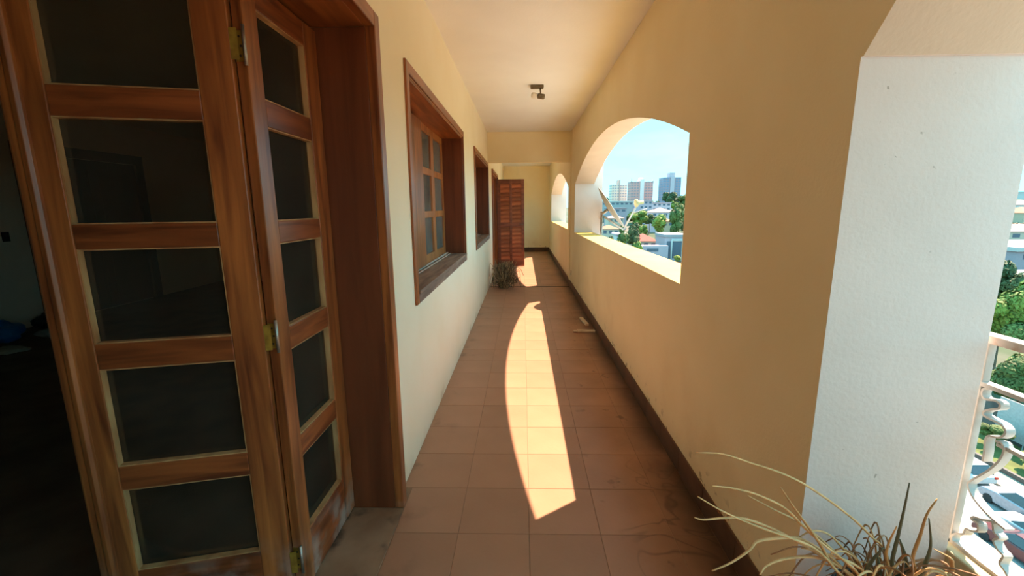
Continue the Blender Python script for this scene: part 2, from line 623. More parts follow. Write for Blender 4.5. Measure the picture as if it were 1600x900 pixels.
# baseboards
b = MB()
bt = None
bb = MB()
bb.box(XR - 0.004, XR, 1.27, 14.98, 0.0, 0.128)
base_r = struct('baseboard_right', bb, grout_m, 'dark brown tile baseboard along the arched wall')
k = 0
y = 1.275
tb = MB()
tb.box(-0.008, 0.0, 0.0, 0.330, 0.001, 0.130)
base_m = mat('dark_baseboard_tile', (0.125, 0.058, 0.032), (0.075, 0.034, 0.02), 6, 0.5, 0.05, 40, vary=0.1)
tme = tb.mesh('baseboard_tile', base_m)
while y < 14.6:
    share('baseboard_tile', tme, base_r, (XR - 0.004, y, 0))
    y += 0.333
b = MB()
b.box(XL, XR - 0.012, Y1 - 0.012, Y1, 0.0, 0.14)
struct('baseboard_end', b, base_m, 'dark baseboard across the far end of the corridor')

# far end wall, wall behind, beam, pilaster rib, ceiling
b = MB()
b.box(LOUT, 1.219, Y1, Y1 + 0.2, 0, ZC)
struct('wall_end', b, yellow, 'pale yellow wall closing the far end of the corridor')
b = MB()
b.box(LOUT, 1.219, Y0 - 0.2, Y0, -0.25, ZC)
struct('wall_back', b, yellow, 'pale yellow wall behind the viewer')
b = MB()
b.box(XL, XR, 8.33, 8.48, 2.33, ZC)
struct('trim_3', b, yellow, 'pale yellow beam crossing the corridor under the ceiling')
b = MB()
b.box(XR - 0.02, XR, 8.24, 8.33, 0.13, ZC)
struct('trim_4', b, yellow, 'narrow yellow plaster rib on the arched wall beside the beam')
b = MB()
b.box(-6.7, 1.40, Y0 - 0.2, Y1 + 0.2, ZC, ZC + 0.2)
struct('ceiling', b, ceil_m, 'cream painted ceiling over the corridor')

# dark room behind the glazed doors
room_white = mat('room_wall_paint', (0.90, 0.76, 0.60), (0.84, 0.70, 0.54), 2, 0.8)
room_floor = mat('dark_room_floor', (0.13, 0.085, 0.05), (0.08, 0.05, 0.03), 4, 0.8, 0.1, 20)
b = MB()
b.box(-6.7, LOUT, Y0, 9.0, -0.25, 0.0)
struct('floor_room', b, room_floor, 'dark floor of the room behind the folding door')
b = MB()
b.box(-6.7, -6.5, Y0, 9.2, 0, ZC)
struct('wall_room', b, room_white, 'greyish white wall across the dark room')
b = MB()
b.box(-6.5, LOUT, 9.0, 9.2, 0, ZC)
struct('wall_room_end', b, room_white, 'greyish white end wall of the dark room')
b = MB()
b.box(-6.7, LOUT, Y0 - 0.2, Y0, 0, ZC)
struct('wall_room_near', b, room_white, 'greyish white near wall of the dark room')
# the room behind the far door is a dark passage
b = MB()
b.box(-2.2, -2.0, 9.2, Y1, 0, ZC)
struct('wall_passage', b, room_white, 'dim wall behind the far louvred door')
b = MB()
b.box(-2.2, LOUT, 9.2, Y1, -0.25, 0.0)
struct('floor_passage', b, room_floor, 'dark floor behind the far louvred door')

# door in the room's far wall
dk = mat('dark_brown_door', (0.055, 0.028, 0.016), (0.03, 0.016, 0.010), 6, 0.5, stretch=(2, 2, 0.2))
d4 = empty('door_4', (-6.5, 6.48, 0))
tag(d4, 'wide dark brown double door across the dim room', kind='structure')
b = MB()
b.box(0.0, 0.06, -0.94, -0.80, 0, 2.39)
b.build('casing', dk, d4)
b = MB()
b.box(0.0, 0.06, 0.80, 0.94, 0, 2.39)
b.build('casing', dk, d4)
b = MB()
b.box(0.0, 0.06, -0.80, 0.80, 2.25, 2.39)
b.build('casing', dk, d4)
for s in (-1, 1):
    b = MB()
    b.box(0.0, 0.025, min(0.005 * s, 0.795 * s), max(0.005 * s, 0.795 * s), 0.01, 2.245)
    b.box(0.025, 0.035, min(0.14 * s, 0.66 * s), max(0.14 * s, 0.66 * s), 1.15, 2.1)
    b.box(0.025, 0.035, min(0.14 * s, 0.66 * s), max(0.14 * s, 0.66 * s), 0.15, 1.0)
    b.build('door_leaf', dk, d4, bevel=0.006)
b = MB()
b.box(-6.5, -6.492, 5.25, 5.33, 1.13, 1.25)
b.box(-6.492, -6.487, 5.275, 5.305, 1.165, 1.215)
tag(b.build('light_switch', mat('dark_plastic', (0.03, 0.025, 0.02))), 'small dark light switch on the wall of the dim room', 'switch')

# ------------------------------------------------------------------ folding door
PANES = [(0.237, 0.557), (0.644, 0.992), (1.078, 1.383), (1.460, 1.775), (1.862, 2.135)]
DZ0, DZ1, TH = 0.018, 2.225, 0.036


def leaf(name, label, loc, rz, W, sl, sr, back, astragal):
    """glazed leaf in local x (0..W), front face at y=0, body towards y = back*TH"""
    d = empty(name, loc, rz)
    tag(d, label, kind='structure')
    yb0, yb1 = min(0, back * TH), max(0, back * TH)
    for x0, x1 in ((0.0, sl), (W - sr, W)):
        b = MB()
        b.box(x0, x1, yb0, yb1, DZ0, DZ1)
        b.build('stile', wood_v, d, bevel=0.003)
    zs = [DZ0] + [z for p in PANES for z in p] + [DZ1]
    for i in range(0, len(zs), 2):
        b = MB()
        b.box(sl, W - sr, yb0 + 0.0015, yb1 - 0.0015, zs[i], zs[i + 1])
        b.build('rail', wood_h, d, bevel=0.003)
    for z0, z1 in PANES:
        b = MB()
        ym = back * TH * 0.78
        b.box(sl + 0.001, W - sr - 0.001, ym - 0.0015, ym + 0.0015, z0 + 0.001, z1 - 0.001)
        p = b.build('pane', pane_m, d)
        b = MB()
        t = 0.004
        y0_, y1_ = min(back * 0.004, ym - back * 0.002), max(back * 0.004, ym - back * 0.002)
        b.box(sl, sl + t, y0_, y1_, z0, z1)
        b.box(W - sr - t, W - sr, y0_, y1_, z0, z1)
        b.box(sl + t, W - sr - t, y0_, y1_, z0, z0 + t)
        b.box(sl + t, W - sr - t, y0_, y1_, z1 - t, z1)
        b.build('glazing_bead', bead_m, d)
    if astragal:
        b = MB()
        prof = [(W - 0.052, 0.0), (W - 0.050, -back * 0.010), (W - 0.040, -back * 0.016), (W - 0.026, -back * 0.012),
                (W - 0.022, -back * 0.006), (W - 0.002, -back * 0.005), (W + 0.006, 0.0)]
        b.prism(prof, DZ0, DZ1, axis=2)
        b.build('astragal', wood_v, d, bevel=0.002)
    return d


A = Vector((-0.86, 1.42))
dv = (Vector((-1.41, 1.285)) - A).normalized()
hp = A + dv * 0.034
lf1 = leaf('door_1', 'glazed wooden folding door leaf turned into the dark room, nearest the viewer',
           (hp.x, hp.y, 0), math.atan2(dv.y, dv.x), 0.603, 0.100, 0.105, -1, True)
lf2 = leaf('door_2', 'glazed wooden folding door leaf standing against the door jamb',
           (-0.86, 1.437, 0), math.pi / 2, 0.498, 0.078, 0.105, 1, False)

# butt hinges between the two leaves
for hz in (0.17, 1.065, 2.00):
    b = MB()
    b.box(-0.892, -0.862, 1.4335, 1.4368, hz - 0.045, hz + 0.045)
    h = b.build('hinge', brass, lf2)
    h.matrix_parent_inverse = lf2.matrix_basis.inverted()
    b = MB()
    b.tube([(-0.8585, 1.4275, hz - 0.058), (-0.8585, 1.4275, hz + 0.058)], 0.0055, 10)
    p = b.build('hinge_pin', steel, h, smooth=True)
    b = MB()
    for q in (-0.028, 0, 0.028):
        b.tube([(-0.877 + 0.004 * (q == 0), 1.4338, hz + q), (-0.877 + 0.004 * (q == 0), 1.4325, hz + q)], 0.0038, 8)
    b.build('hinge_screws', mat('dark_screw', (0.05, 0.035, 0.02), rough=0.5), h)
    b = MB()
    c0 = A + dv * 0.012
    c1 = A + dv * 0.034
    nn = Vector((-dv.y, dv.x))
    b.quad((c0.x, c0.y, hz - .045), (c1.x, c1.y, hz - .045), (c1.x, c1.y, hz + .045), (c0.x, c0.y, hz + .045))
    n2 = nn * 0.003
    b.quad((c0.x + n2.x, c0.y + n2.y, hz - .045), (c1.x + n2.x, c1.y + n2.y, hz - .045),
           (c1.x + n2.x, c1.y + n2.y, hz + .045), (c0.x + n2.x, c0.y + n2.y, hz + .045))
    b.build('hinge_plate', brass, h)

# frame round the folding door
t5 = empty('trim_5', (0, 0, 0))
tag(t5, 'dark varnished wooden frame round the folding door', kind='structure')
for y0, y1, c0, c1 in ((1.942, 1.975, 1.942, 2.005), (-0.300, -0.267, -0.330, -0.267)):
    b = MB()
    b.box(LOUT - 0.01, -0.6545, y0, y1, 0.002, 2.243)
    b.build('jamb', wood_dark, t5, bevel=0.002)
    b = MB()
    b.box(-0.6545, -0.612, c0, c1, 0.002, 2.305)
    b.build('casing', wood_v, t5, bevel=0.004)
b = MB()
b.box(LOUT - 0.01, -0.6545, -0.267, 1.942, 2.243, 2.275)
b.build('head_jamb', wood_y, t5, bevel=0.002)
b = MB()
b.box(-0.6545, -0.612, -0.267, 1.942, 2.243, 2.305)
b.build('head_casing', wood_y, t5, bevel=0.004)
b = MB()
b.box(LOUT - 0.004, -0.898, -0.267, 1.942, 2.226, 2.243)
b.build('door_track', wood_y, t5)

# ------------------------------------------------------------------ windows
def window(name, dy, label):
    w = empty(name, (XL, 2.54 + dy, 0))
    tag(w, label, kind='structure')

    def part(nm, m, boxes, par=w, bev=0.003):
        b = MB()
        for q in boxes:
            b.box(*q)
        return b.build(nm, m, par, bevel=bev)
    part('casing', wood_v, [(0, 0.014, 0, 0.062, 0.92, 2.312)])
    part('casing', wood_v, [(0, 0.014, 2.298, 2.36, 0.92, 2.312)])
    part('head_casing', wood_y, [(0, 0.014, 0.062, 2.298, 2.25, 2.312)])
    part('sill_casing', grey_wood, [(0, 0.014, 0.062, 2.298, 0.92, 0.980)])
    part('sill_board', grey_wood, [(-0.25, 0.024, 0.062, 2.298, 0.980, 1.002)])
    part('jamb', wood_dark, [(-0.25, 0.0, 0.058, 0.078, 1.002, 2.25)])
    part('jamb', wood_dark, [(-0.25, 0.0, 2.282, 2.302, 1.002, 2.25)])
    part('head_jamb', wood_y, [(-0.25, 0.0, 0.078, 2.282, 2.23, 2.25)])
    part('sill_track', mat('pale_sill_track', (0.52, 0.40, 0.33), rough=0.7), [(-0.205, -0.185, 0.078, 2.282, 1.002, 1.016)])
    part('sill_track', mat('pale_sill_track', (0.52, 0.40, 0.33), rough=0.7), [(-0.165, -0.150, 0.078, 2.24, 1.002, 1.010)])
    sw = 0.551
    for i in range(4):
        y0 = 0.078 + sw * i
        x1 = -0.212
        x0 = x1 - 0.032
        s = part('sash', sash_m, [(x0, x1, y0 + 0.002, y0 + 0.062, 1.004, 2.228), (x0, x1, y0 + sw - 0.062, y0 + sw - 0.002, 1.004, 2.228)])
        zz = [1.004, 1.085, 1.415, 1.475, 1.80, 1.86, 2.165, 2.228]
        for j in range(0, 8, 2):
            part('sash_rail', sash_m, [(x0 + 0.001, x1 - 0.001, y0 + 0.062, y0 + sw - 0.062, zz[j], zz[j + 1])], s, 0.002)
        for j in range(1, 7, 2):
            part('pane', pane_w, [(x0 + 0.014, x0 + 0.017, y0 + 0.06, y0 + sw - 0.06, zz[j], zz[j + 1])], s, 0)
    # the first sash bead stands proud: a folded inner shutter
    part('shutter', sash_m, [(-0.207, -0.180, 0.085, 0.61, 1.02, 2.2)])
    part('shutter', wood_v, [(-0.207, -0.172, 0.625, 1.135, 1.02, 2.2)])
    return w


window('window_1', 0.0, 'wooden casement window with small panes, nearest on the yellow wall')
window('window_2', 3.43, 'wooden casement window farther along the yellow wall before the beam')

# ------------------------------------------------------------------ far louvred door
t6 = empty('trim_6', (XL, 0, 0))
tag(t6, 'wooden frame of the far louvred door', kind='structure')
for q, nm in (((-0.25, 0.02, 9.35, 9.385, 0.002, 2.235), 'jamb'), ((-0.25, 0.0, 11.105, 11.14, 0.002, 2.235), 'jamb'),
              ((-0.25, 0.0, 9.385, 11.105, 2.205, 2.235), 'head_jamb'), ((0.0, 0.03, 9.27, 9.35, 0.002, 2.30), 'casing'),
              ((0.0, 0.03, 11.14, 11.21, 0.002, 2.30), 'casing'), ((0.0, 0.03, 9.35, 11.14, 2.235, 2.30), 'head_casing')):
    b = MB()
    b.box(*q)
    b.build(nm, wood_v if nm != 'head_casing' else wood_y, t6, bevel=0.003)
d3 = empty('door_3', (-0.645, 11.075, 0))
tag(d3, 'reddish louvred wooden door leaf standing open across the far corridor', kind='structure')
W3 = 0.675
SL = [(0.0, 0.075), (0.305, 0.365), (0.600, 0.675)]
for x0, x1 in SL:
    b = MB()
    b.box(x0, x1, 0.0, 0.034, 0.015, 2.195)
    b.build('stile', red_wood, d3, bevel=0.003)
gaps = [(0.075, 0.305), (0.365, 0.600)]
for x0, x1 in gaps:
    for z0, z1 in ((0.015, 0.19), (1.02, 1.13), (2.09, 2.195)):
        b = MB()
        b.box(x0, x1, 0.002, 0.032, z0, z1)
        b.build('rail', red_wood, d3, bevel=0.002)
    b = MB()
    w = x1 - x0
    M = Matrix.Rotation(math.radians(74), 4, 'X')
    b.box(-w / 2, w / 2, -0.058, 0.058, -0.004, 0.004, M=M)
    sm = b.mesh('slat', slat_wood)
    for z0, z1 in ((0.19, 1.02), (1.13, 2.09)):
        n = int(round((z1 - z0) / 0.105))
        for k in range(n):
            share('slat', sm, d3, ((x0 + x1) / 2, 0.017, z0 + (k + 0.5) * (z1 - z0) / n))
b = MB()
b.tube([(0.64, -0.05, 1.07), (0.64, 0.0, 1.07)], 0.01, 8)
b.tube([(0.64, -0.05, 1.07), (0.55, -0.055, 1.07)], 0.009, 8)
b.build('door_handle', bronze, d3, smooth=True)

# ------------------------------------------------------------------ parapet ledge, kerb, railing at the near arch
b = MB()
b.box(XR, 1.368, -3.79, 1.256, -0.3, 0.20)
lg = struct('trim_7', b, yellow, 'low ledge under the nearest arched opening')
for i in range(15):
    y0 = -3.78 + 0.336 * i
    b = MB()
    b.box(XR + 0.003, 1.365, y0 + 0.002, min(y0 + 0.334, 1.254), 0.20, 0.214)
    b.build('ledge_tile', tile_m, lg, bevel=0.002)
b = MB()
b.box(1.370, 1.442, -3.95, 1.40, -0.3, 0.400)
kb = struct('trim_8', b, cream_stone, 'sunlit cream kerb outside the nearest arched opening', bevel=0.006)
b = MB()
b.box(1.450, 1.540, -3.95, 1.40, -0.3, 0.392)
b.build('outer_kerb', cream_stone, kb, bevel=0.006)

KR = 1.084
RX = 1.31 * KR


def ry(p):
    return (p[0] * KR, 1.5 + (p[1] - 1.5) * KR)


rl = empty('railing', (RX, 0, 0.392))
tag(rl, 'white wrought iron railing with wavy flat bars on the cream kerb', 'railing')
inv = Matrix.Translation((-RX, 0, -0.392))


def rpart(nm, mb, m, **k):
    o = mb.build(nm, m, rl, **k)
    o.matrix_parent_inverse = inv
    return o


b = MB()
b.box(RX - 0.022, RX + 0.022, -3.9, 1.33, ry((0, 1.118))[1], ry((0, 1.142))[1])
rpart('top_rail', b, rust_metal, bevel=0.003)
b = MB()
z2 = ry((0, 0.998))[1]
b.box(RX - 0.016, RX + 0.016, -3.9, 1.315, z2 - 0.007, z2 + 0.007)
rpart('second_rail', b, white_metal, bevel=0.002)
b = MB()
z3 = ry((0, 0.848))[1]
b.box(RX - 0.010, RX + 0.010, -3.9, 1.22, z3 - 0.006, z3 + 0.006)
rpart('middle_rail', b, white_metal, bevel=0.002)
b = MB()
b.box(RX - 0.012, RX + 0.012, -3.9, 1.315, 0.398, 0.412)
rpart('bottom_rail', b, white_metal, bevel=0.002)
for yy in (1.30, 0.04, -1.24, -2.5, -3.88):
    b = MB()
    b.box(RX - 0.012, RX + 0.012, yy - 0.012, yy + 0.012, 0.392, ry((0, 1.118))[1])
    rpart('post', b, white_metal, bevel=0.002)
S1 = [(1.165, 0.993), (1.181, 0.985), (1.182, 0.967), (1.171, 0.959), (1.148, 0.966), (1.134, 0.962), (1.134, 0.949), (1.15, 0.939), (1.168, 0.924), (1.166, 0.912), (1.145, 0.91), (1.123, 0.909), (1.109, 0.9), (1.108, 0.886), (1.121, 0.87), (1.145, 0.861), (1.15, 0.845), (1.147, 0.818), (1.146, 0.783)]
S2 = [(1.126, 0.857), (1.109, 0.858), (1.102, 0.841), (1.108, 0.808), (1.129, 0.764), (1.166, 0.707), (1.17, 0.69), (1.155, 0.668), (1.127, 0.651), (1.095, 0.640), (1.06, 0.634)]
S3 = [(1.179, 0.49), (1.186, 0.506), (1.174, 0.527), (1.157, 0.539), (1.152, 0.561), (1.138, 0.566), (1.123, 0.578), (1.126, 0.598), (1.144, 0.600), (1.137, 0.612), (1.117, 0.618), (1.094, 0.631), (1.084, 0.607), (1.071, 0.6), (1.081, 0.583), (1.066, 0.566), (1.052, 0.560), (1.056, 0.533), (1.04, 0.522), (1.022, 0.50)]
for k in range(6):
    mir = k % 2
    for Sx in (S1, S2, S3):
        pts = []
        for p in Sx:
            d = 1.19 - p[0]
            yy = (1.19 - 0.40 * (k // 2) - d) if not mir else (1.19 - 0.40 * (k // 2) - 0.40 + 0.16 + d - 0.155)
            pts.append(ry((yy, p[1])))
        pts = [(q.x, q.y) for q in smooth_path([(p[0], p[1], 0) for p in pts], 4)]
        b = MB()
        b.ribbon(pts, RX - 0.0135, RX + 0.0135, 0.006)
        rpart('scroll_bar', b, white_metal, smooth=False)

# ------------------------------------------------------------------ ceiling spotlight
lp = empty('ceiling_spotlight', (0.165, 5.28, ZC))
tag(lp, 'small bronze ceiling spotlight with one frosted bulb', 'lamp')
b = MB()
b.box(-0.075, 0.075, -0.045, 0.045, -0.032, 0.0)
b.build('mounting_plate', bronze, lp, bevel=0.008)
b = MB()
b.tube([(0.035, 0, -0.03), (0.042, 0.0, -0.095)], 0.0075, 8)
b.build('stem', bronze, lp, smooth=True)
b = MB()
M = Matrix.Translation((0.045, 0, -0.118)) @ Matrix.Rotation(math.radians(-83), 4, 'Y')
b.lathe([(0.0, -0.045), (0.024, -0.043), (0.030, -0.03), (0.030, 0.02), (0.026, 0.04), (0.0, 0.04)], 18, M)
b.build('socket', bronze, lp, smooth=True)
b = MB()
b.lathe([(0.0, 0.04), (0.020, 0.04), (0.030, 0.06), (0.034, 0.085), (0.030, 0.105), (0.018, 0.114), (0.0, 0.116)], 18, M)
b.build('bulb', mat('frosted_bulb', (0.72, 0.66, 0.56), rough=0.3), lp, smooth=True)

# ------------------------------------------------------------------ small things in the corridor
b = MB()
b.box(XR - 0.008, XR, 7.98, 8.06, 0.25, 0.34)
b.box(XR - 0.011, XR - 0.008, 8.005, 8.035, 0.275, 0.315)
tag(b.build('wall_outlet', mat('grey_plate', (0.50, 0.42, 0.28)), bevel=0.001), 'small grey outlet plate low on the yellow arched wall', 'outlet')
scrap = mat('raw_pale_wood', (0.75, 0.60, 0.45), (0.6, 0.45, 0.32), 12, 0.8, stretch=(1, 1, 0.3))
b = MB()
b.box(-0.115, 0.105, -0.022, 0.022, 0.0, 0.028)
b.box(-0.155, -0.115, -0.012, 0.018, 0.002, 0.022)
o = b.build('wood_scrap', scrap, loc=(0.765, 5.10, 0.001), bevel=0.004)
o.rotation_euler = (0, 0, -0.03)
tag(o, 'pale wood batten lying crosswise on the tiles by the baseboard', 'scrap')
b = MB()
b.box(-0.022, 0.022, -0.17, 0.17, 0.0, 0.03)
b.box(-0.018, 0.018, 0.17, 0.20, 0.004, 0.024)
o = b.build('wood_scrap', scrap, loc=(0.800, 5.55, 0.001), bevel=0.004)
o.rotation_euler = (0, 0, 0.10)
tag(o, 'pale wood stub lying lengthwise on the tiles behind the crosswise batten', 'scrap')

# clutter in the dark room
def sack(name, loc, sx, sy, sz, m, label, cat, seed):
    bm = bmesh.new()
    bmesh.ops.create_icosphere(bm, subdivisions=4, radius=1.0)
    for v in bm.verts:
        n = noise.noise(v.co * 1.6 + Vector((seed, 0, 0))) * 0.35 + noise.noise(v.co * 4 + Vector((0, seed, 0))) * 0.16
        c = v.co * (1 + n)
        v.co = Vector((c.x * sx, c.y * sy, max(-0.8, c.z) * sz + 0.8 * sz))
    me = bpy.data.meshes.new(name)
    bm.to_mesh(me)
    bm.free()
    me.materials.append(m)
    me.polygons.foreach_set('use_smooth', [True] * len(me.polygons))
    o = bpy.data.objects.new(name, me)
    COL.objects.link(o)
    o.location = loc
    return tag(o, label, cat)


sack('plastic_bag', (-6.12, 4.72, 0), 0.20, 0.16, 0.13, mat('blue_plastic', (0.03, 0.16, 0.42), rough=0.35), 'crumpled blue plastic bag on the dark room floor', 'bag', 1.0)
sack('cloth_heap', (-5.60, 4.98, 0), 0.26, 0.20, 0.075, mat('grey_cloth', (0.30, 0.29, 0.26), rough=0.9), 'grey crumpled cloth heap to the right of the blue bag', 'cloth', 5.0)
sack('paper_scrap', (-5.60, 4.35, 0), 0.18, 0.12, 0.03, mat('dusty_paper', (0.34, 0.32, 0.24), rough=0.9), 'flattened pale paper scrap in front of the blue bag', 'paper', 9.0)
sack('rubbish_bag', (-6.20, 5.42, 0), 0.20, 0.2, 0.12, mat('black_plastic', (0.012, 0.012, 0.012), rough=0.35), 'black rubbish bag against the dim room wall', 'bag', 12.0)

# ------------------------------------------------------------------ plants on the balcony
straw = mat('dry_straw_leaf', (0.72, 0.43, 0.19), (0.50, 0.28, 0.11), 20, 0.7, stretch=(1, 1, 1), vary=0.15)
brownl = mat('dry_brown_leaf', (0.40, 0.22, 0.11), (0.26, 0.135, 0.065), 20, 0.8, vary=0.2)
greenl = mat('grey_green_leaf', (0.19, 0.19, 0.12), (0.11, 0.12, 0.08), 16, 0.6, vary=0.15)
soil = mat('dry_soil', (0.12, 0.08, 0.05), (0.06, 0.04, 0.025), 30, 0.95, 0.4, 60)
pp = empty('potted_plant', (1.005, 1.085, 0.214))
tag(pp, 'half dry plant with long straw leaves in a black pot at the white pier', 'plant')
b = MB()
b.lathe([(0.0, 0.0), (0.075, 0.0), (0.095, 0.15), (0.102, 0.15), (0.102, 0.178), (0.094, 0.178), (0.088, 0.15), (0.0, 0.15)], 28)
b.build('pot', mat('black_pot', (0.02, 0.018, 0.016), rough=0.5), pp, smooth=False, bevel=0.002)
b = MB()
b.lathe([(0.0, 0.160), (0.05, 0.163), (0.0895, 0.155)], 20)
b.build('soil', soil, pp, smooth=True)
pinv = Matrix.Translation((-1.005, -1.085, -0.214))
LEAVES = [
    ('straw', [(0.448, 1.039, 0.869), (0.522, 1.048, 0.86), (0.606, 1.058, 0.827), (0.679, 1.067, 0.798), (0.755, 1.077, 0.758), (0.838, 1.085, 0.701), (0.926, 1.095, 0.631), (0.991, 1.105, 0.568), (1.035, 1.114, 0.526), (1.068, 1.124, 0.446)]),
    ('straw', [(0.436, 0.912, 0.862), (0.491, 0.932, 0.843), (0.562, 0.951, 0.813), (0.646, 0.971, 0.762), (0.708, 0.99, 0.698), (0.783, 1.01, 0.626), (0.854, 1.029, 0.565), (0.92, 1.049, 0.498)]),
    ('straw', [(0.395, 0.89, 0.85), (0.466, 0.914, 0.795), (0.557, 0.936, 0.74), (0.665, 0.959, 0.686), (0.736, 0.983, 0.641), (0.793, 1.005, 0.587), (0.844, 1.028, 0.528)]),
    ('straw', [(0.606, 0.933, 0.845), (0.65, 0.954, 0.786), (0.705, 0.975, 0.716), (0.763, 0.996, 0.641), (0.814, 1.018, 0.565), (0.869, 1.039, 0.501)]),
    ('straw', [(0.429, 0.975, 0.729), (0.458, 0.989, 0.712), (0.523, 1.004, 0.706), (0.589, 1.018, 0.69), (0.694, 1.031, 0.637), (0.806, 1.046, 0.561), (0.911, 1.06, 0.488)]),
    ('straw', [(0.453, 0.912, 0.634), (0.509, 0.933, 0.639), (0.561, 0.954, 0.656), (0.593, 0.975, 0.664), (0.672, 0.996, 0.656), (0.732, 1.018, 0.634), (0.824, 1.039, 0.567), (0.901, 1.06, 0.488)]),
    ('straw', [(0.594, 0.954, 0.585), (0.621, 0.975, 0.592), (0.678, 0.996, 0.594), (0.761, 1.018, 0.581), (0.835, 1.039, 0.546), (0.911, 1.06, 0.482)]),
    ('straw', [(0.753, 1.06, 0.603), (0.794, 1.068, 0.618), (0.845, 1.077, 0.601), (0.897, 1.085, 0.549), (0.944, 1.094, 0.49), (0.983, 1.102, 0.442)]),
    ('straw', [(0.585, 1.028, 0.754), (0.666, 1.041, 0.703), (0.743, 1.055, 0.656), (0.832, 1.068, 0.581), (0.937, 1.081, 0.473)]),
    ('straw', [(0.727, 1.007, 0.616), (0.784, 1.02, 0.595), (0.853, 1.034, 0.562), (0.909, 1.047, 0.528), (0.95, 1.06, 0.482)]),
    ('green', [(1.024, 1.06, 0.772), (1.027, 1.065, 0.689), (1.029, 1.071, 0.598), (1.03, 1.076, 0.526), (1.037, 1.081, 0.463)]),
    ('straw', [(0.991, 1.039, 0.658), (0.99, 1.053, 0.591), (1.005, 1.067, 0.533), (1.037, 1.081, 0.463)]),
    ('straw', [(1.082, 1.039, 0.741), (1.068, 1.044, 0.69), (1.066, 1.049, 0.621), (1.063, 1.055, 0.551), (1.076, 1.06, 0.485)]),
    ('green', [(1.059, 1.028, 0.692), (1.088, 1.039, 0.604), (1.094, 1.049, 0.534), (1.095, 1.06, 0.485)]),
    ('green', [(1.025, 1.06, 0.601), (1.06, 1.071, 0.536), (1.076, 1.081, 0.464)]),
    ('green', [(0.972, 1.06, 0.556), (1.01, 1.081, 0.463)]),
    ('green', [(0.965, 1.039, 0.592), (0.961, 1.06, 0.533), (0.968, 1.081, 0.462)]),
    ('straw', [(1.009, 0.954, 0.665), (1.05, 0.975, 0.636), (1.095, 0.996, 0.604), (1.128, 1.018, 0.57), (1.136, 1.039, 0.506)]),
    ('straw', [(1.056, 1.007, 0.535), (1.079, 1.014, 0.546), (1.115, 1.021, 0.531), (1.129, 1.028, 0.516)]),
    ('green', [(1.023, 1.06, 0.517), (1.061, 1.081, 0.463)]),
]
for kind, pts in LEAVES:
    end = Vector((1.0, 1.085, 0.375))
    pts = [Vector(p) for p in pts] + [end + Vector((random.uniform(-.03, .03), random.uniform(-.03, .03), 0))]
    pts = smooth_path(pts, 4)
    n = len(pts)
    w = 0.0056 if kind == 'straw' else 0.0064
    rad = [w * (0.35 + 0.65 * min(1.0, i / (0.45 * n))) for i in range(n)]
    b = MB()
    b.tube(pts, rad, 6, flat=0.6)
    o = b.build('leaf', straw if kind == 'straw' else greenl, pp, smooth=True)
    o.matrix_parent_inverse = pinv
rnd = random.Random(11)
for i in range(64):
    a = rnd.uniform(0, 2 * math.pi) if i % 3 else rnd.uniform(2.2, 4.6)
    L = rnd.uniform(0.10, 0.32)
    h = rnd.uniform(0.06, 0.20)
    p0 = Vector((1.0 + rnd.uniform(-.05, .05), 1.085 + rnd.uniform(-.05, .05), 0.37))
    d = Vector((math.cos(a), math.sin(a), 0))
    if d.y > 0:
        L = min(L, 0.08)
    s = Vector((-d.y, d.x, 0)) * rnd.uniform(-.08, .08)
    pts = [p0, p0 + d * L * .3 + Vector((0, 0, h * .8)) + s * .3, p0 + d * L * .7 + Vector((0, 0, h)) + s * .7,
           p0 + d * L + Vector((0, 0, h * rnd.uniform(.2, .9))) + s]
    pts = smooth_path(pts, 4)
    b = MB()
    b.tube(pts, [0.0046 * (1 - 0.6 * j / len(pts)) for j in range(len(pts))], 5, flat=0.6)
    o = b.build('leaf', brownl if i % 4 else straw, pp, smooth=True)
    o.matrix_parent_inverse = pinv

p2_ = empty('clay_pot', (1.225, 1.04, 0.214))
tag(p2_, 'small clay pot beside the black pot near the cream kerb', 'pot')
b = MB()
b.lathe([(0.0, 0.0), (0.05, 0.0), (0.066, 0.115), (0.076, 0.115), (0.076, 0.145), (0.066, 0.145), (0.060, 0.11), (0.0, 0.105)], 26)
b.build('pot', mat('clay', (0.56, 0.32, 0.18), (0.46, 0.25, 0.13), 8, 0.8), p2_, bevel=0.002)
b = MB()
b.lathe([(0.0, 0.112), (0.03, 0.115), (0.061, 0.110)], 18)
b.build('soil', soil, p2_, smooth=True)

# dried bush in the far left corner
db = empty('dried_bush', (-0.36, 8.10, 0))
tag(db, 'dried tangled bush standing on the floor by the far louvred door', 'plant')
fl_ = MB()
gr_ = MB()
rnd = random.Random(5)
for i in range(240):
    a = rnd.uniform(0, 2 * math.pi)
    L = rnd.uniform(0.06, 0.26)
    h = rnd.uniform(0.10, 0.50)
    d = Vector((math.cos(a), math.sin(a), 0))
    if d.x < 0:
        L *= 0.85
    s = Vector((-d.y, d.x, 0)) * rnd.uniform(-.16, .16)
    p0 = Vector((rnd.uniform(-.08, .08), rnd.uniform(-.08, .08), 0.006))
    tip = h * rnd.uniform(-.1, 1.05) + 0.02
    pts = [p0, p0 + d * L * .45 + Vector((0, 0, h * .6)), p0 + d * L * .95 + s * .4 + Vector((0, 0, h)),
           p0 + d * L * rnd.uniform(.7, 1.3) + s + Vector((0, 0, tip))]
    (gr_ if i % 2 else fl_).tube(smooth_path(pts, 3), 0.0042, 4, cap=False)
o = fl_.build('dry_stems', mat('pale_dry_stem', (0.42, 0.30, 0.17), vary=0.1), db)
o['kind'] = 'stuff'
o = gr_.build('dark_stems', mat('dark_dry_stem', (0.14, 0.095, 0.055), vary=0.1), db)
o['kind'] = 'stuff'

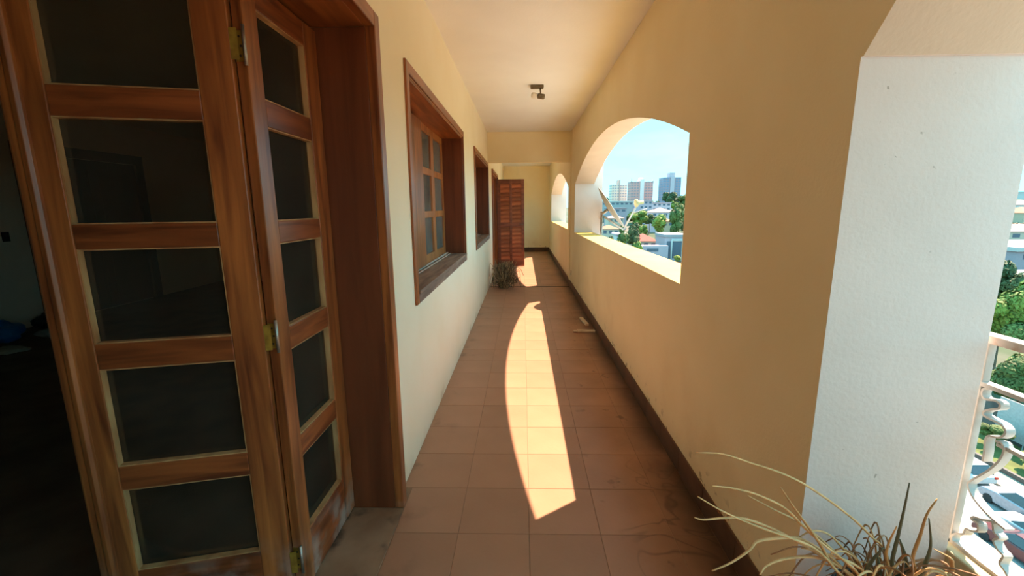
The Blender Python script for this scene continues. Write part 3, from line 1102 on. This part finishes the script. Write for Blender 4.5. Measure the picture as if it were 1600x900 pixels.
# ------------------------------------------------------------------ satellite dish outside the second opening
dish = empty('satellite_dish', (1.46, 7.25, 1.46))
tag(dish, 'white satellite dish on a bracket outside the arched opening', 'dish')
nrm = Vector((0.82, -0.12, 0.56)).normalized()
Q = nrm.to_track_quat('Z', 'Y').to_matrix().to_4x4()
dmat = mat('dish_paint', (0.52, 0.48, 0.43), (0.44, 0.40, 0.34), 6, 0.6)
dinv = Matrix.Translation((-1.46, -7.25, -1.46))


def dpart(nm, mb, m, sm=True):
    o = mb.build(nm, m, dish, smooth=sm)
    o.matrix_parent_inverse = dinv
    return o


C0 = Vector((1.40, 7.22, 1.46))
b = MB()
prof = [(0.0, 0.0)] + [(0.375 * i / 8, 0.055 * (i / 8) ** 2) for i in range(1, 9)] + [(0.385, 0.05)] + \
       [(0.375 * i / 8, 0.055 * (i / 8) ** 2 - 0.012) for i in range(8, 0, -1)] + [(0.0, -0.012)]
b.lathe(prof, 36, Matrix.Translation(C0) @ Q)
dpart('reflector', b, dmat)
b = MB()
b.tube([(1.34, 7.50, 0.70), (1.34, 7.50, 1.42)], 0.022, 10)
b.tube([(1.34, 7.50, 1.30), (1.345, 7.635, 1.30)], 0.016, 8)
b.tube([(1.34, 7.50, 0.80), (1.345, 7.635, 0.80)], 0.016, 8)
b.tube([(1.34, 7.50, 1.38), C0 - nrm * 0.03], 0.025, 8)
dpart('mast', b, steel)
base = Vector((1.655, 7.22, 1.13))
lnb = Vector((1.88, 7.22, 1.56))
b = MB()
b.tube([C0 - nrm * 0.03 + Vector((-.05, 0, -.10)), base, ], 0.016, 8)
b.tube([base, lnb], 0.014, 8)
dpart('feed_arm', b, dmat)
b = MB()
b.tube([(1.80, 7.2, 1.40), (2.02, 7.2, 1.47)], 0.007, 6)
dpart('cross_arm', b, dmat)
b = MB()
ax = (C0 + nrm * 0.1 - lnb).normalized()
Ql = ax.to_track_quat('Z', 'Y').to_matrix().to_4x4()
b.lathe([(0.0, -0.08), (0.03, -0.08), (0.03, 0.0), (0.062, 0.015), (0.062, 0.055), (0.05, 0.06), (0.0, 0.06)], 18, Matrix.Translation(lnb) @ Ql)
dpart('receiver', b, mat('yellowed_plastic', (0.50, 0.42, 0.20)))

# ================================================================== THE TOWN OUTSIDE
def gz(x, y):
    r = math.hypot(x, y)
    T = [(0, -19), (75, -19), (150, -17.6), (260, -12), (350, -9), (600, -9), (900, -4), (1600, -1), (5000, -1)]
    z = T[-1][1]
    for (r0, z0), (r1, z1) in zip(T, T[1:]):
        if r <= r1:
            z = z0 + (z1 - z0) * (r - r0) / (r1 - r0)
            break
    return z + 9.0 * math.exp(-((x - 152) ** 2 + (y - 440) ** 2) / (2 * 42 ** 2))


ground_m = mat('town_ground', (0.15, 0.125, 0.095), (0.055, 0.07, 0.028), 0.045, 0.95, detail=8, lo=0.47, hi=0.64)
b = MB()
nx, ny = 60, 60
rs = [0, 20, 40, 58] + [58 * 1.085 ** k for k in range(1, 53)]
NA = 56
for i, r in enumerate(rs):
    for j in range(NA + 1):
        a = math.radians(-75 + 190 * j / NA)
        x, yv = r * math.cos(a), r * math.sin(a)
        b.v.append((x, yv, gz(x, yv) - 0.02))
for i in range(len(rs) - 1):
    for j in range(NA):
        p = i * (NA + 1) + j
        b.f.append((p, p + 1, p + NA + 2, p + NA + 1))
        b.m.append(0)
tag(b.build('ground', ground_m), 'ground of the town falling away below the building', kind='structure')

street_m = mat('pale_street', (0.30, 0.29, 0.28), (0.26, 0.25, 0.24), 0.4, 0.9)
b = MB()
b.box(22.5, 34.9, -60, 140, -19.2, -18.95)
tag(b.build('street', street_m), 'pale street below the building with parked cars', kind='structure')
b = MB()
b.box(2.0, 22.5, -60, 140, -19.2, -18.96)  # unseen pale slab, added to bounce sunlight up onto the balcony ceiling
tag(b.build('bounce_ground', mat('pale_bounce_ground', (0.62, 0.58, 0.52), (0.54, 0.50, 0.45), 0.3, 0.9)), 'unseen pale ground added below the building to bounce sunlight up', kind='structure')
b = MB()
b.box(34.9, 36.7, -60, 140, -19.2, -18.80)
st = tag(b.build('sidewalk', mat('cream_sidewalk', (0.32, 0.28, 0.22), (0.27, 0.235, 0.18), 0.7, 0.9)), 'cream sidewalk along the far side of the street', kind='structure')
b = MB()
b.box(36.7, 36.95, -60, 140, -19.2, -18.45)
tag(b.build('garden_kerb', mat('dark_kerb', (0.10, 0.085, 0.075))), 'low dark kerb wall between the sidewalk and the garden', 'kerb')
b = MB()
b.box(36.95, 41.9, -20, 90, -19.2, -18.75)
tag(b.build('grass_strip', mat('grass', (0.13, 0.15, 0.04), (0.075, 0.09, 0.025), 0.8, 0.95)), 'green garden strip behind the low dark kerb', 'grass')
b = MB()
b.box(41.9, 42.2, 20, 70, -19.2, -15.6)
tag(b.build('garden_wall', mat('dark_garden_wall', (0.13, 0.115, 0.10), (0.07, 0.06, 0.055), 0.7, 0.9)), 'dark garden wall below the bright green trees', 'wall')
b = MB()
b.box(41.3, 41.4, 33.4, 36.1, -18.2, -14.9)
for yy in (33.8, 35.7):
    b.box(41.32, 41.38, yy, yy + 0.08, -18.745, -18.2)
tag(b.build('sign_board', mat('pale_blue_board', (0.34, 0.34, 0.33))), 'pale blue board standing before the dark garden wall', 'sign')

# cars
tyre = mat('tyre', (0.02, 0.02, 0.02), rough=0.8)
cglass = mat('car_glass', (0.03, 0.04, 0.05), rough=0.1, spec=0.8)
lampm = mat('tail_lamp', (0.5, 0.03, 0.02), rough=0.3)


def car(loc, paint, label, length=4.1, rz=0.0, suv=0.0):
    c = empty('car', loc, rz)
    tag(c, label, 'car')
    h = length / 2
    hh = 0.10 * suv
    b = MB()
    b.prism([(-h, 0.32), (-h + .05, 0.80), (-h + .25, 0.92 + hh), (h - 1.15, 0.94 + hh), (h - .25, 0.78 + hh), (h, 0.60), (h, 0.30),
             (h - .5, 0.24), (-h + .4, 0.24)], -0.84, 0.84, axis=0)
    b.build('body', paint, c, bevel=0.07)
    b = MB()
    zt = 1.45 + 0.16 * suv
    lo, up_ = 0.93 + hh, zt
    y0, y1, y2, y3 = -h + 0.22, -h + 0.62, h - 2.05, h - 1.25
    vs = [(-.78, y0, lo), (.78, y0, lo), (.78, y3, lo), (-.78, y3, lo), (-.62, y1, up_), (.62, y1, up_), (.62, y2, up_), (-.62, y2, up_)]
    b.add(vs, [(0, 1, 5, 4), (1, 2, 6, 5), (2, 3, 7, 6), (3, 0, 4, 7), (4, 5, 6, 7), (0, 3, 2, 1)])
    b.build('windows', cglass, c, bevel=0.03)
    b = MB()
    b.box(-.60, .60, y1 - .02, y2 + .02, up_ - .01, up_ + .035)
    b.build('roof', paint, c, bevel=0.02)
    for sx in (-1, 1):
        for yy in (-h + .75, h - .78):
            b = MB()
            b.tube([(sx * .66, yy, .31), (sx * .86, yy, .31)], 0.31, 16)
            b.build('wheel', tyre, c)
        b = MB()
        b.box(sx * .72 - .1, sx * .72 + .1, -h - .015, -h + .08, 0.68, 0.84)
        b.build('tail_lamp', lampm, c)
    return c


cw = mat('white_car_paint', (0.50, 0.48, 0.48), rough=0.25, spec=0.6)
cs = mat('silver_blue_car_paint', (0.30, 0.29, 0.32), rough=0.25, spec=0.6, metal=0.2)
cd = mat('dark_red_car_paint', (0.10, 0.015, 0.015), rough=0.25, spec=0.6)
car((33.7, 31.3, -18.95), cw, 'white hatchback parked farthest along the street')
car((33.1, 26.3, -18.95), cs, 'silver blue estate car parked behind the white hatchback', 4.4, 0.0, 1.0)
car((31.2, 23.9, -18.95), cw, 'white car on the street beside the silver blue estate', 4.2, 0.05)
car((29.3, 22.9, -18.95), cd, 'dark red car on the lane nearest the building', 4.2, 0.05)

# foliage
LEAF_COL = {
    'bright': mat('bright_leaves', (0.20, 0.25, 0.035), (0.075, 0.115, 0.018), 0.9, 0.7, detail=2),
    'green': mat('green_leaves', (0.13, 0.165, 0.035), (0.06, 0.085, 0.018), 0.9, 0.7, detail=2),
    'dark': mat('dark_leaves', (0.085, 0.11, 0.035), (0.042, 0.06, 0.02), 0.9, 0.7, detail=2),
    'yellow': mat('yellow_green_leaves', (0.30, 0.27, 0.04), (0.16, 0.17, 0.025), 0.9, 0.7, detail=2),
    'brown': mat('brown_leaves', (0.26, 0.22, 0.12), (0.15, 0.14, 0.07), 0.9, 0.7, detail=2)}
bark = mat('bark', (0.22, 0.16, 0.11), (0.13, 0.09, 0.06), 4, 0.9)


def crown_mesh(n, seed, s, m):
    r = random.Random(seed)
    blobs = []
    for k in range(9):
        a = r.uniform(0, 6.283)
        q = r.uniform(0.15, 0.62)
        blobs.append((Vector((q * math.cos(a), q * math.sin(a), r.uniform(-0.55, 0.6))), r.uniform(0.30, 0.5)))
    vs, fs = [], []
    for i in range(n):
        c, rad = blobs[i % 9]
        d = Vector((r.gauss(0, 1), r.gauss(0, 1), r.gauss(0, 1))).normalized()
        p = c + d * rad * (1 - 0.25 * r.random() ** 2)
        nn = (d + Vector((r.uniform(-.7, .7), r.uniform(-.7, .7), r.uniform(-.3, .9)))).normalized()
        u = nn.orthogonal().normalized()
        u = (Matrix.Rotation(r.uniform(0, 6.28), 3, nn) @ u)
        w = nn.cross(u)
        k = s * r.uniform(0.6, 1.3)
        o = len(vs)
        vs += [p - u * k, p + w * k * .55, p + u * k, p - w * k * .55]
        fs.append((o, o + 1, o + 2, o + 3))
    # solid hearts keep the crowns from being see-through
    for c, rad in blobs:
        bm = bmesh.new()
        bmesh.ops.create_icosphere(bm, subdivisions=2, radius=rad * 0.86)
        o = len(vs)
        vs += [v.co + c for v in bm.verts]
        fs += [tuple(v.index + o for v in f.verts) for f in bm.faces]
        bm.free()
    me = bpy.data.meshes.new('crown')
    me.from_pydata([tuple(v) for v in vs], [], fs)
    me.materials.append(m)
    return me


CROWN = {}


def tree(x, y, zt, zb, w, kind, label, big=False, name='tree', group=None):
    g = gz(x, y)
    if x < 75 and y < 75:
        g = -18.74 if x < 42 else -19.0
    t = empty(name, (x, y, g))
    tag(t, label, 'tree' if name == 'tree' else 'shrub', group)
    key = (kind, big, int(x * 7 + y) % 2)
    if key not in CROWN:
        CROWN[key] = crown_mesh(6000 if big else 1100, len(CROWN) + 3, 0.075 if big else 0.13, LEAF_COL[kind])
    o = share('crown', CROWN[key], t, (0, 0, (zt + zb) / 2 - g), x * 1.7)
    o.scale = (w / 2, w / 2, (zt - zb) / 2)
    o['kind'] = 'stuff'
    if (zt + zb) / 2 - g > 0.5:
        b = MB()
        b.tube([(0, 0, 0), (0.02 * w, 0, (zb - g) * .6), (0, 0, (zt + zb) / 2 - g)], [0.035 * w, 0.028 * w, 0.015 * w], 7)
        b.build('trunk', bark, t)
    return t


TREES = [
    (58.0, 220, -0.2, -8.0, 11, 'bright', 'tall bright green tree behind the satellite dish receiver'),
    (55.0, 180, -1.2, -10, 8.5, 'bright', 'broad yellow green tree in the middle of the town view'),
    (66.0, 190, 1.0, -11, 6.5, 'green', 'slim upright green tree at the right of the arch view'),
    (143, 432, 17, 1, 17, 'dark', 'large dark green tree on the hill below the blue tower'),
    (158, 436, 13, 0, 16, 'green', 'rounded green tree on the hill right of the blue tower'),
    (130, 430, 8, -3, 13, 'dark', 'low dark tree at the foot of the blue tower'),
    (30.0, 150, -7.8, -14, 4.5, 'dark', 'dark tree low beside the left pier of the arch view'),
    (34.5, 150, -4.6, -13, 5.0, 'green', 'green tree just right of the dish base'),
    (38.5, 154.5, -4.0, -12.5, 5.0, 'dark', 'dark green tree behind the dish feed arm'),
    (132, 700, 18, 4, 15, 'dark', 'distant dark trees at the horizon left of the cream tower'),
    (50.6, 184, -6.0, -10.5, 4.2, 'bright', 'small pale green tree above the red roof'),
    (53.6, 144.0, -10.6, -14.5, 3.0, 'green', 'small green tree in the modern house garden'),
    (92, 260, 3.0, -6, 7, 'green', 'green tree above the pink roof at the right'),
    (31.5, 141, -9.0, -15, 4.0, 'green', 'green tree at the lower left of the arch view'),
    (37.0, 142, -9.4, -15, 4.0, 'bright', 'light green tree left of the red roof'),
    (40.5, 160, -7.2, -13, 5.0, 'dark', 'dark tree beside the red roof'),
    (66.0, 230, -1.6, -8, 8, 'dark', 'dark green tree behind the yellow green one'),
    (76.0, 262, -0.5, -7, 9, 'green', 'green tree among the mauve buildings'),
]
for x, y, zt, zb, w, k, lab in TREES:
    tree(x, y, zt, zb, w, k, lab)
NEAR = [
    (51.0, 46.0, -6.6, -14.5, 7.0, 'bright', 'tall bright leafy tree behind the top rail'),
    (57.0, 47.5, -5.8, -14.0, 7.5, 'bright', 'leafy tree right of the bright one'),
    (62.0, 56.0, -5.2, -13.0, 8.0, 'dark', 'dark rounded tree behind the bright leafy trees'),
    (46.0, 38.8, -11.0, -16.4, 5.0, 'green', 'green bushy tree rising behind the dark garden wall'),
    (46.5, 35.0, -12.2, -16.8, 4.6, 'yellow', 'yellow green bushy tree behind the pale blue board'),
    (50.5, 42.5, -9.0, -14.5, 5.0, 'green', 'green tree behind the garden wall'),
]
for x, y, zt, zb, w, k, lab in NEAR:
    tree(x, y, zt, zb, w, k, lab, big=True)
for x, y, zt, zb, w, k, lab in [(39.5, 34.5, -16.6, -18.1, 2.6, 'green', 'round green shrub before the dark garden wall'),
                                (39.0, 31.0, -17.2, -18.1, 2.2, 'green', 'low green shrub beside the pale blue board'),
                                (39.3, 38.5, -16.4, -18.1, 2.8, 'dark', 'dark shrub at the far end of the garden strip'),
                                (38.6, 28.5, -17.3, -18.1, 2.0, 'bright', 'light green shrub nearest on the garden strip')]:
    tree(x, y, zt, zb, w, k, lab, big=True, name='shrub')
tree(50.2, 142.0, -14.2, -16.4, 3.0, 'yellow', 'yellow green hedge before the modern grey house', name='shrub')

# houses
wins = mat('dark_window', (0.10, 0.12, 0.16), rough=0.3)
whitep = mat('white_render', (0.55, 0.52, 0.50), rough=0.85)


def block(name, label, x0, x1, y0, dep, zt, wall, roof=None, rh=0.0, nw=0, nf=1, ov=0.5, flat=True):
    zb = min(gz(x0, y0), gz(x1, y0 + dep)) - 0.5
    o = empty(name, ((x0 + x1) / 2, y0 + dep / 2, zb))
    tag(o, label, 'house')
    w, d = (x1 - x0) / 2, dep / 2
    b = MB()
    b.box(-w, w, -d, d, 0, zt - zb)
    b.build('walls', wall, o)
    H = zt - zb
    if roof:
        b = MB()
        if flat:
            b.box(-w - ov, w + ov, -d - ov, d + ov, H, H + max(rh, 0.3))
        else:
            e, r = ov, max(0.2, w - d * 0.9)
            vs = [(-w - e, -d - e, H), (w + e, -d - e, H), (w + e, d + e, H), (-w - e, d + e, H), (-r, 0, H + rh), (r, 0, H + rh)]
            b.add(vs, [(0, 1, 5, 4), (1, 2, 5), (2, 3, 4, 5), (3, 0, 4), (3, 2, 1, 0)])
        b.build('roof', roof, o)
    fh = min(3.0, H / nf)
    for f in range(nf):
        for k in range(nw):
            cx = -w + (k + 0.5) * 2 * w / nw
            ww = min(1.1, w / nw * 0.55)
            z1 = H - 0.7 - f * fh
            b = MB()
            b.box(cx - ww, cx + ww, -d - 0.06, -d + 0.02, z1 - 1.2, z1)
            b.build('window', wins, o)
    return o


roof_red = mat('red_roof', (0.30, 0.075, 0.05), (0.24, 0.06, 0.04), 0.6, 0.85)
roof_or = mat('orange_roof', (0.36, 0.15, 0.085), (0.30, 0.125, 0.07), 0.6, 0.85)
roof_pink = mat('pinkish_roof', (0.36, 0.22, 0.19), (0.32, 0.19, 0.17), 0.6, 0.85)
mauve = mat('mauve_render', (0.56, 0.38, 0.43), rough=0.85)
mauve2 = mat('pale_mauve_render', (0.64, 0.46, 0.50), rough=0.85)
teal = mat('teal_cladding', (0.34, 0.34, 0.34), rough=0.7)
grey_b = mat('grey_blue_render', (0.34, 0.28, 0.31), rough=0.85)
grey_l = mat('light_grey_blue_render', (0.46, 0.36, 0.40), rough=0.85)
cream = mat('cream_render', (0.52, 0.42, 0.33), rough=0.85)
peach = mat('peach_render', (0.54, 0.40, 0.28), rough=0.85)
white_roof = mat('white_metal_roof', (0.48, 0.45, 0.43), rough=0.7)

block('warehouse', 'long teal warehouse below the cream tower', 59, 82, 330, 30, 5.0, teal, white_roof, 0.7, 7, 1)
block('house', 'dark grey block in front of the teal warehouse', 50, 60.5, 258, 14, 0.6, grey_b, grey_b, 0.4, 3, 1)
block('apartment_block', 'mauve block directly under the pink tower', 79, 87.5, 300, 16, 5.4, mauve, mauve2, 0.5, 3, 3)
block('apartment_block', 'pale mauve block right of the pink tower', 93, 110, 330, 18, 4.0, mauve2, mauve, 0.5, 5, 2)
block('house', 'wide house with a pinkish roof in mid town', 70, 82, 240, 12, -1.6, mauve2, roof_pink, 2.4, 4, 1, flat=False)
block('house', 'house with an orange roof beside the left pier', 34.4, 41.6, 190, 10, -8.0, cream, roof_or, 1.6, 3, 1, flat=False)
block('house', 'house with the long red roof above the grey gate', 42.4, 50.6, 165, 11, -11.4, cream, roof_red, 2.6, 3, 1, flat=False)
block('house', 'small peach house between the green trees', 63, 68.5, 200, 9, -5.2, peach, roof_or, 1.4, 2, 1, flat=False)
block('house', 'small white house below the dish', 34, 38.4, 158, 8, -8.6, whitep, mauve, 0.4, 2, 1)
block('house', 'cream house behind the dish arm', 45, 53, 232, 10, -4.4, cream, roof_pink, 1.6, 3, 1, flat=False)
block('apartment_block', 'mauve building left of the pale mauve block', 86, 94, 352, 16, 2.4, grey_l, mauve, 0.5, 3, 2)

# modern grey house with white frames
mh = block('house', 'modern grey house with white framed openings and a low wing', 48.8, 56.5, 150, 11, -8.9, grey_l, mat('grey_roof', (0.34, 0.30, 0.32), rough=0.8), 0.9, 0, 1, ov=0.3)
HB = min(gz(48.8, 150), gz(56.5, 161)) - 0.5
for q, nm, mm in (((-3.3, -2.1, -5.62, -5.45, 1.6, 7.4), 'window', wins), ((-1.3, 1.6, -5.62, -5.45, 1.6, 7.2), 'window', wins),
                  ((-1.9, -1.5, -5.9, -5.45, 0.2, 7.5), 'frame', whitep), ((1.7, 2.1, -5.9, -5.45, 0.2, 7.5), 'frame', whitep),
                  ((-1.9, 2.1, -5.9, -5.45, 7.5, 8.2), 'frame', whitep), ((2.5, 3.5, -5.62, -5.45, 2.6, 6.6), 'window', wins),
                  ((-15.0, -3.86, -9.0, -5.5, 0.2, 6.2), 'wing', grey_l), ((-11.0, -7.2, -9.08, -8.9, 4.3, 5.3), 'window', wins)):
    b = MB()
    b.box(*q)
    b.build(nm, mm, mh)
for x, y, p, lab in ((49.2, 139, cd, 'dark car in front of the modern grey house'), (42.5, 137, cw, 'white car parked left of the modern grey house')):
    car((x, y, gz(x, y)), p, lab, 4.2, 1.3)

# right-hand side, seen past the near pier
block('house', 'grey blue building with a white roof beyond the trees', 118, 150, 106, 22, -9.8, grey_b, white_roof, 1.0, 6, 1)
block('house', 'pale blue low shed before the grey blue building', 92, 106, 80, 8, -11.9, grey_l, white_roof, 0.3, 4, 1)
block('house', 'cream house on the slope above the grey blue building', 150, 168, 138, 14, -7.0, cream, roof_pink, 2.0, 4, 1, flat=False)
block('house', 'peach house far up the right slope', 262, 292, 236, 22, -3.4, peach, roof_or, 3.0, 5, 1, flat=False)
block('house', 'white house far up the right slope behind the peach one', 330, 362, 300, 20, 0.6, whitep, roof_pink, 3.0, 5, 1, flat=False)
block('house', 'white flat roofed building on the right skyline', 500, 560, 452, 40, 12.0, whitep, white_roof, 1.2, 6, 3)
for x, y, zt, zb, w, k, lab in [(188, 174, -4.5, -12, 12, 'brown', 'brownish tree above the cream house on the slope'),
                                (208, 182, -4.0, -12, 12, 'dark', 'dark tree beside the brownish tree on the slope'),
                                (322, 280, 1.5, -8, 18, 'brown', 'brownish tree far up the right slope'),
                                (415, 370, 6, -6, 26, 'dark', 'dark tree below the right skyline')]:
    tree(x, y, zt, zb, w, k, lab)


# towers
def tower(label, x0, x1, y, dep, zt, body, accent, nfl, ncol, win, core=None, top=None, lower=None):
    zb = gz((x0 + x1) / 2, y) - 2.0
    t = empty('apartment_tower', ((x0 + x1) / 2, y + dep / 2, zb))
    tag(t, label, 'tower')
    w, d, H = (x1 - x0) / 2, dep / 2, zt - zb
    b = MB()
    b.box(-w, w, -d, d, 0, H)
    b.build('shaft', body, t)
    if lower:
        b = MB()
        b.box(-w - .15, w + .15, -d - .15, d + .15, 0, H * 0.42)
        b.build('lower_floors', lower, t)
    if core:
        b = MB()
        b.box(-w * core[0], w * core[0], -d - 0.9, d + 0.3, 0, H + core[1])
        b.build('stair_core', accent, t)
    g = MB()
    fh = H / nfl
    for f in range(nfl):
        for k in range(ncol):
            cx = -w + (k + 0.5) * 2 * w / ncol
            if core and abs(cx) < w * core[0] + 0.5:
                continue
            ww = w / ncol * 0.62
            g.box(cx - ww, cx + ww, -d - 0.25, -d + 0.1, f * fh + fh * .30, f * fh + fh * .78)
    for f in range(nfl):
        for k in range(3):
            cy = -d + (k + .5) * 2 * d / 3
            g.box(w - .1, w + .25, cy - d * .2, cy + d * .2, f * fh + fh * .3, f * fh + fh * .78)
            g.box(-w - .25, -w + .1, cy - d * .2, cy + d * .2, f * fh + fh * .3, f * fh + fh * .78)
    o = g.build('window_rows', win, t)
    o['kind'] = 'stuff'
    if top:
        b = MB()
        for q in top:
            b.box(*q)
        b.build('roof_tank', accent, t)
    return t


win_soft = mat('hazy_window', (0.42, 0.38, 0.40), rough=0.4)
win_soft2 = mat('hazy_brown_window', (0.40, 0.29, 0.30), rough=0.4)
win_blue = mat('hazy_blue_window', (0.22, 0.27, 0.38), rough=0.4)
tcream = mat('tower_cream', (0.92, 0.66, 0.52), rough=0.85)
tpink = mat('tower_pink', (0.78, 0.36, 0.32), rough=0.85)
twhite = mat('tower_white', (0.92, 0.70, 0.66), rough=0.85)
tblue = mat('tower_blue', (0.42, 0.29, 0.34), rough=0.85)
tblue2 = mat('tower_pale_blue', (0.60, 0.44, 0.48), rough=0.85)
tdark = mat('tower_stripe', (0.55, 0.36, 0.31), rough=0.85)
H1 = 31.8 - gz(130, 600) + 2
tower('cream apartment tower, leftmost of the three on the skyline', 119.7, 140.2, 600, 18, 31.0, tcream, tdark, 12, 6, win_soft,
      core=(0.07, 6.0))
tower('brown pink apartment tower with a white middle core', 135.5, 163.2, 560, 18, 32.5, tpink, twhite, 13, 8, win_soft2,
      core=(0.17, 2.5), lower=twhite,
      top=[(-2, 2, -5, 3, 43, 48.2), (-13.8, -12.8, -9, -8, 42, 46.5), (12.8, 13.8, -9, -8, 42, 46.5)])
tower('blue grey apartment tower, rightmost on the skyline', 163.2, 183.5, 520, 18, 34.5, tblue, tblue2, 15, 6, win_blue,
      core=(0.22, 1.0), top=[(-3, 3, -8, 2, 44, 49.5)])

# the trees that fill the gaps between the houses
rnd = random.Random(21)
BOXES = [(o.location.x, o.location.y, max((abs(v[0]) for c in o.children for v in c.bound_box), default=5) + 3,
          max((abs(v[1]) for c in o.children for v in c.bound_box), default=5) + 3)
         for o in COL.objects if o.get('category') in ('house', 'tower')]
PLACED = [(t[0], t[1], t[4]) for t in TREES]
WORDS = ['behind', 'left of', 'right of', 'beyond']
NEARBY = [(o, o.name, o['label']) for o in COL.objects if o.get('category') in ('house', 'tower')]
k = 0
tries = 0
USED = set()
while k < 30 and tries < 3000:
    tries += 1
    y = rnd.choice([rnd.uniform(120, 200), rnd.uniform(180, 330), rnd.uniform(250, 480)])
    x = y * rnd.uniform(0.185, 0.40)
    w = rnd.uniform(4.0, 6.5) * (1 + y / 500)
    if any(abs(x - bx) < hx + w * .6 and abs(y - by) < hy + w * .6 for bx, by, hx, hy in BOXES):
        continue
    if any(math.hypot(x - px, y - py) < (w + pw) * .55 for px, py, pw in PLACED):
        continue
    # keep the house fronts open
    if any(by > y and abs(x / y - bx / by) * by < hx * 0.6 and by - y < 60 for bx, by, hx, hy in BOXES):
        continue
    near = min(NEARBY, key=lambda q: math.hypot(q[0].location.x - x, q[0].location.y - y))
    dx = x / y - near[0].location.x / near[0].location.y
    side = 'left of' if dx < -0.01 else 'right of' if dx > 0.01 else ('behind' if y > near[0].location.y else 'before')
    kind = rnd.choice(['green', 'dark', 'bright', 'green'])
    adj = {'green': 'mid green', 'dark': 'dark green', 'bright': 'bright green'}[kind]
    lab = adj + ' tree ' + side + ' the ' + near[2]
    lab = ' '.join(lab.split()[:16])
    if lab in USED:
        continue
    USED.add(lab)
    PLACED.append((x, y, w))
    g = gz(x, y)
    h = rnd.uniform(5.0, 7.5) * (1 + y / 700)
    tree(x, y, g + h, g + h * 0.25, w, kind, lab)
    k += 1
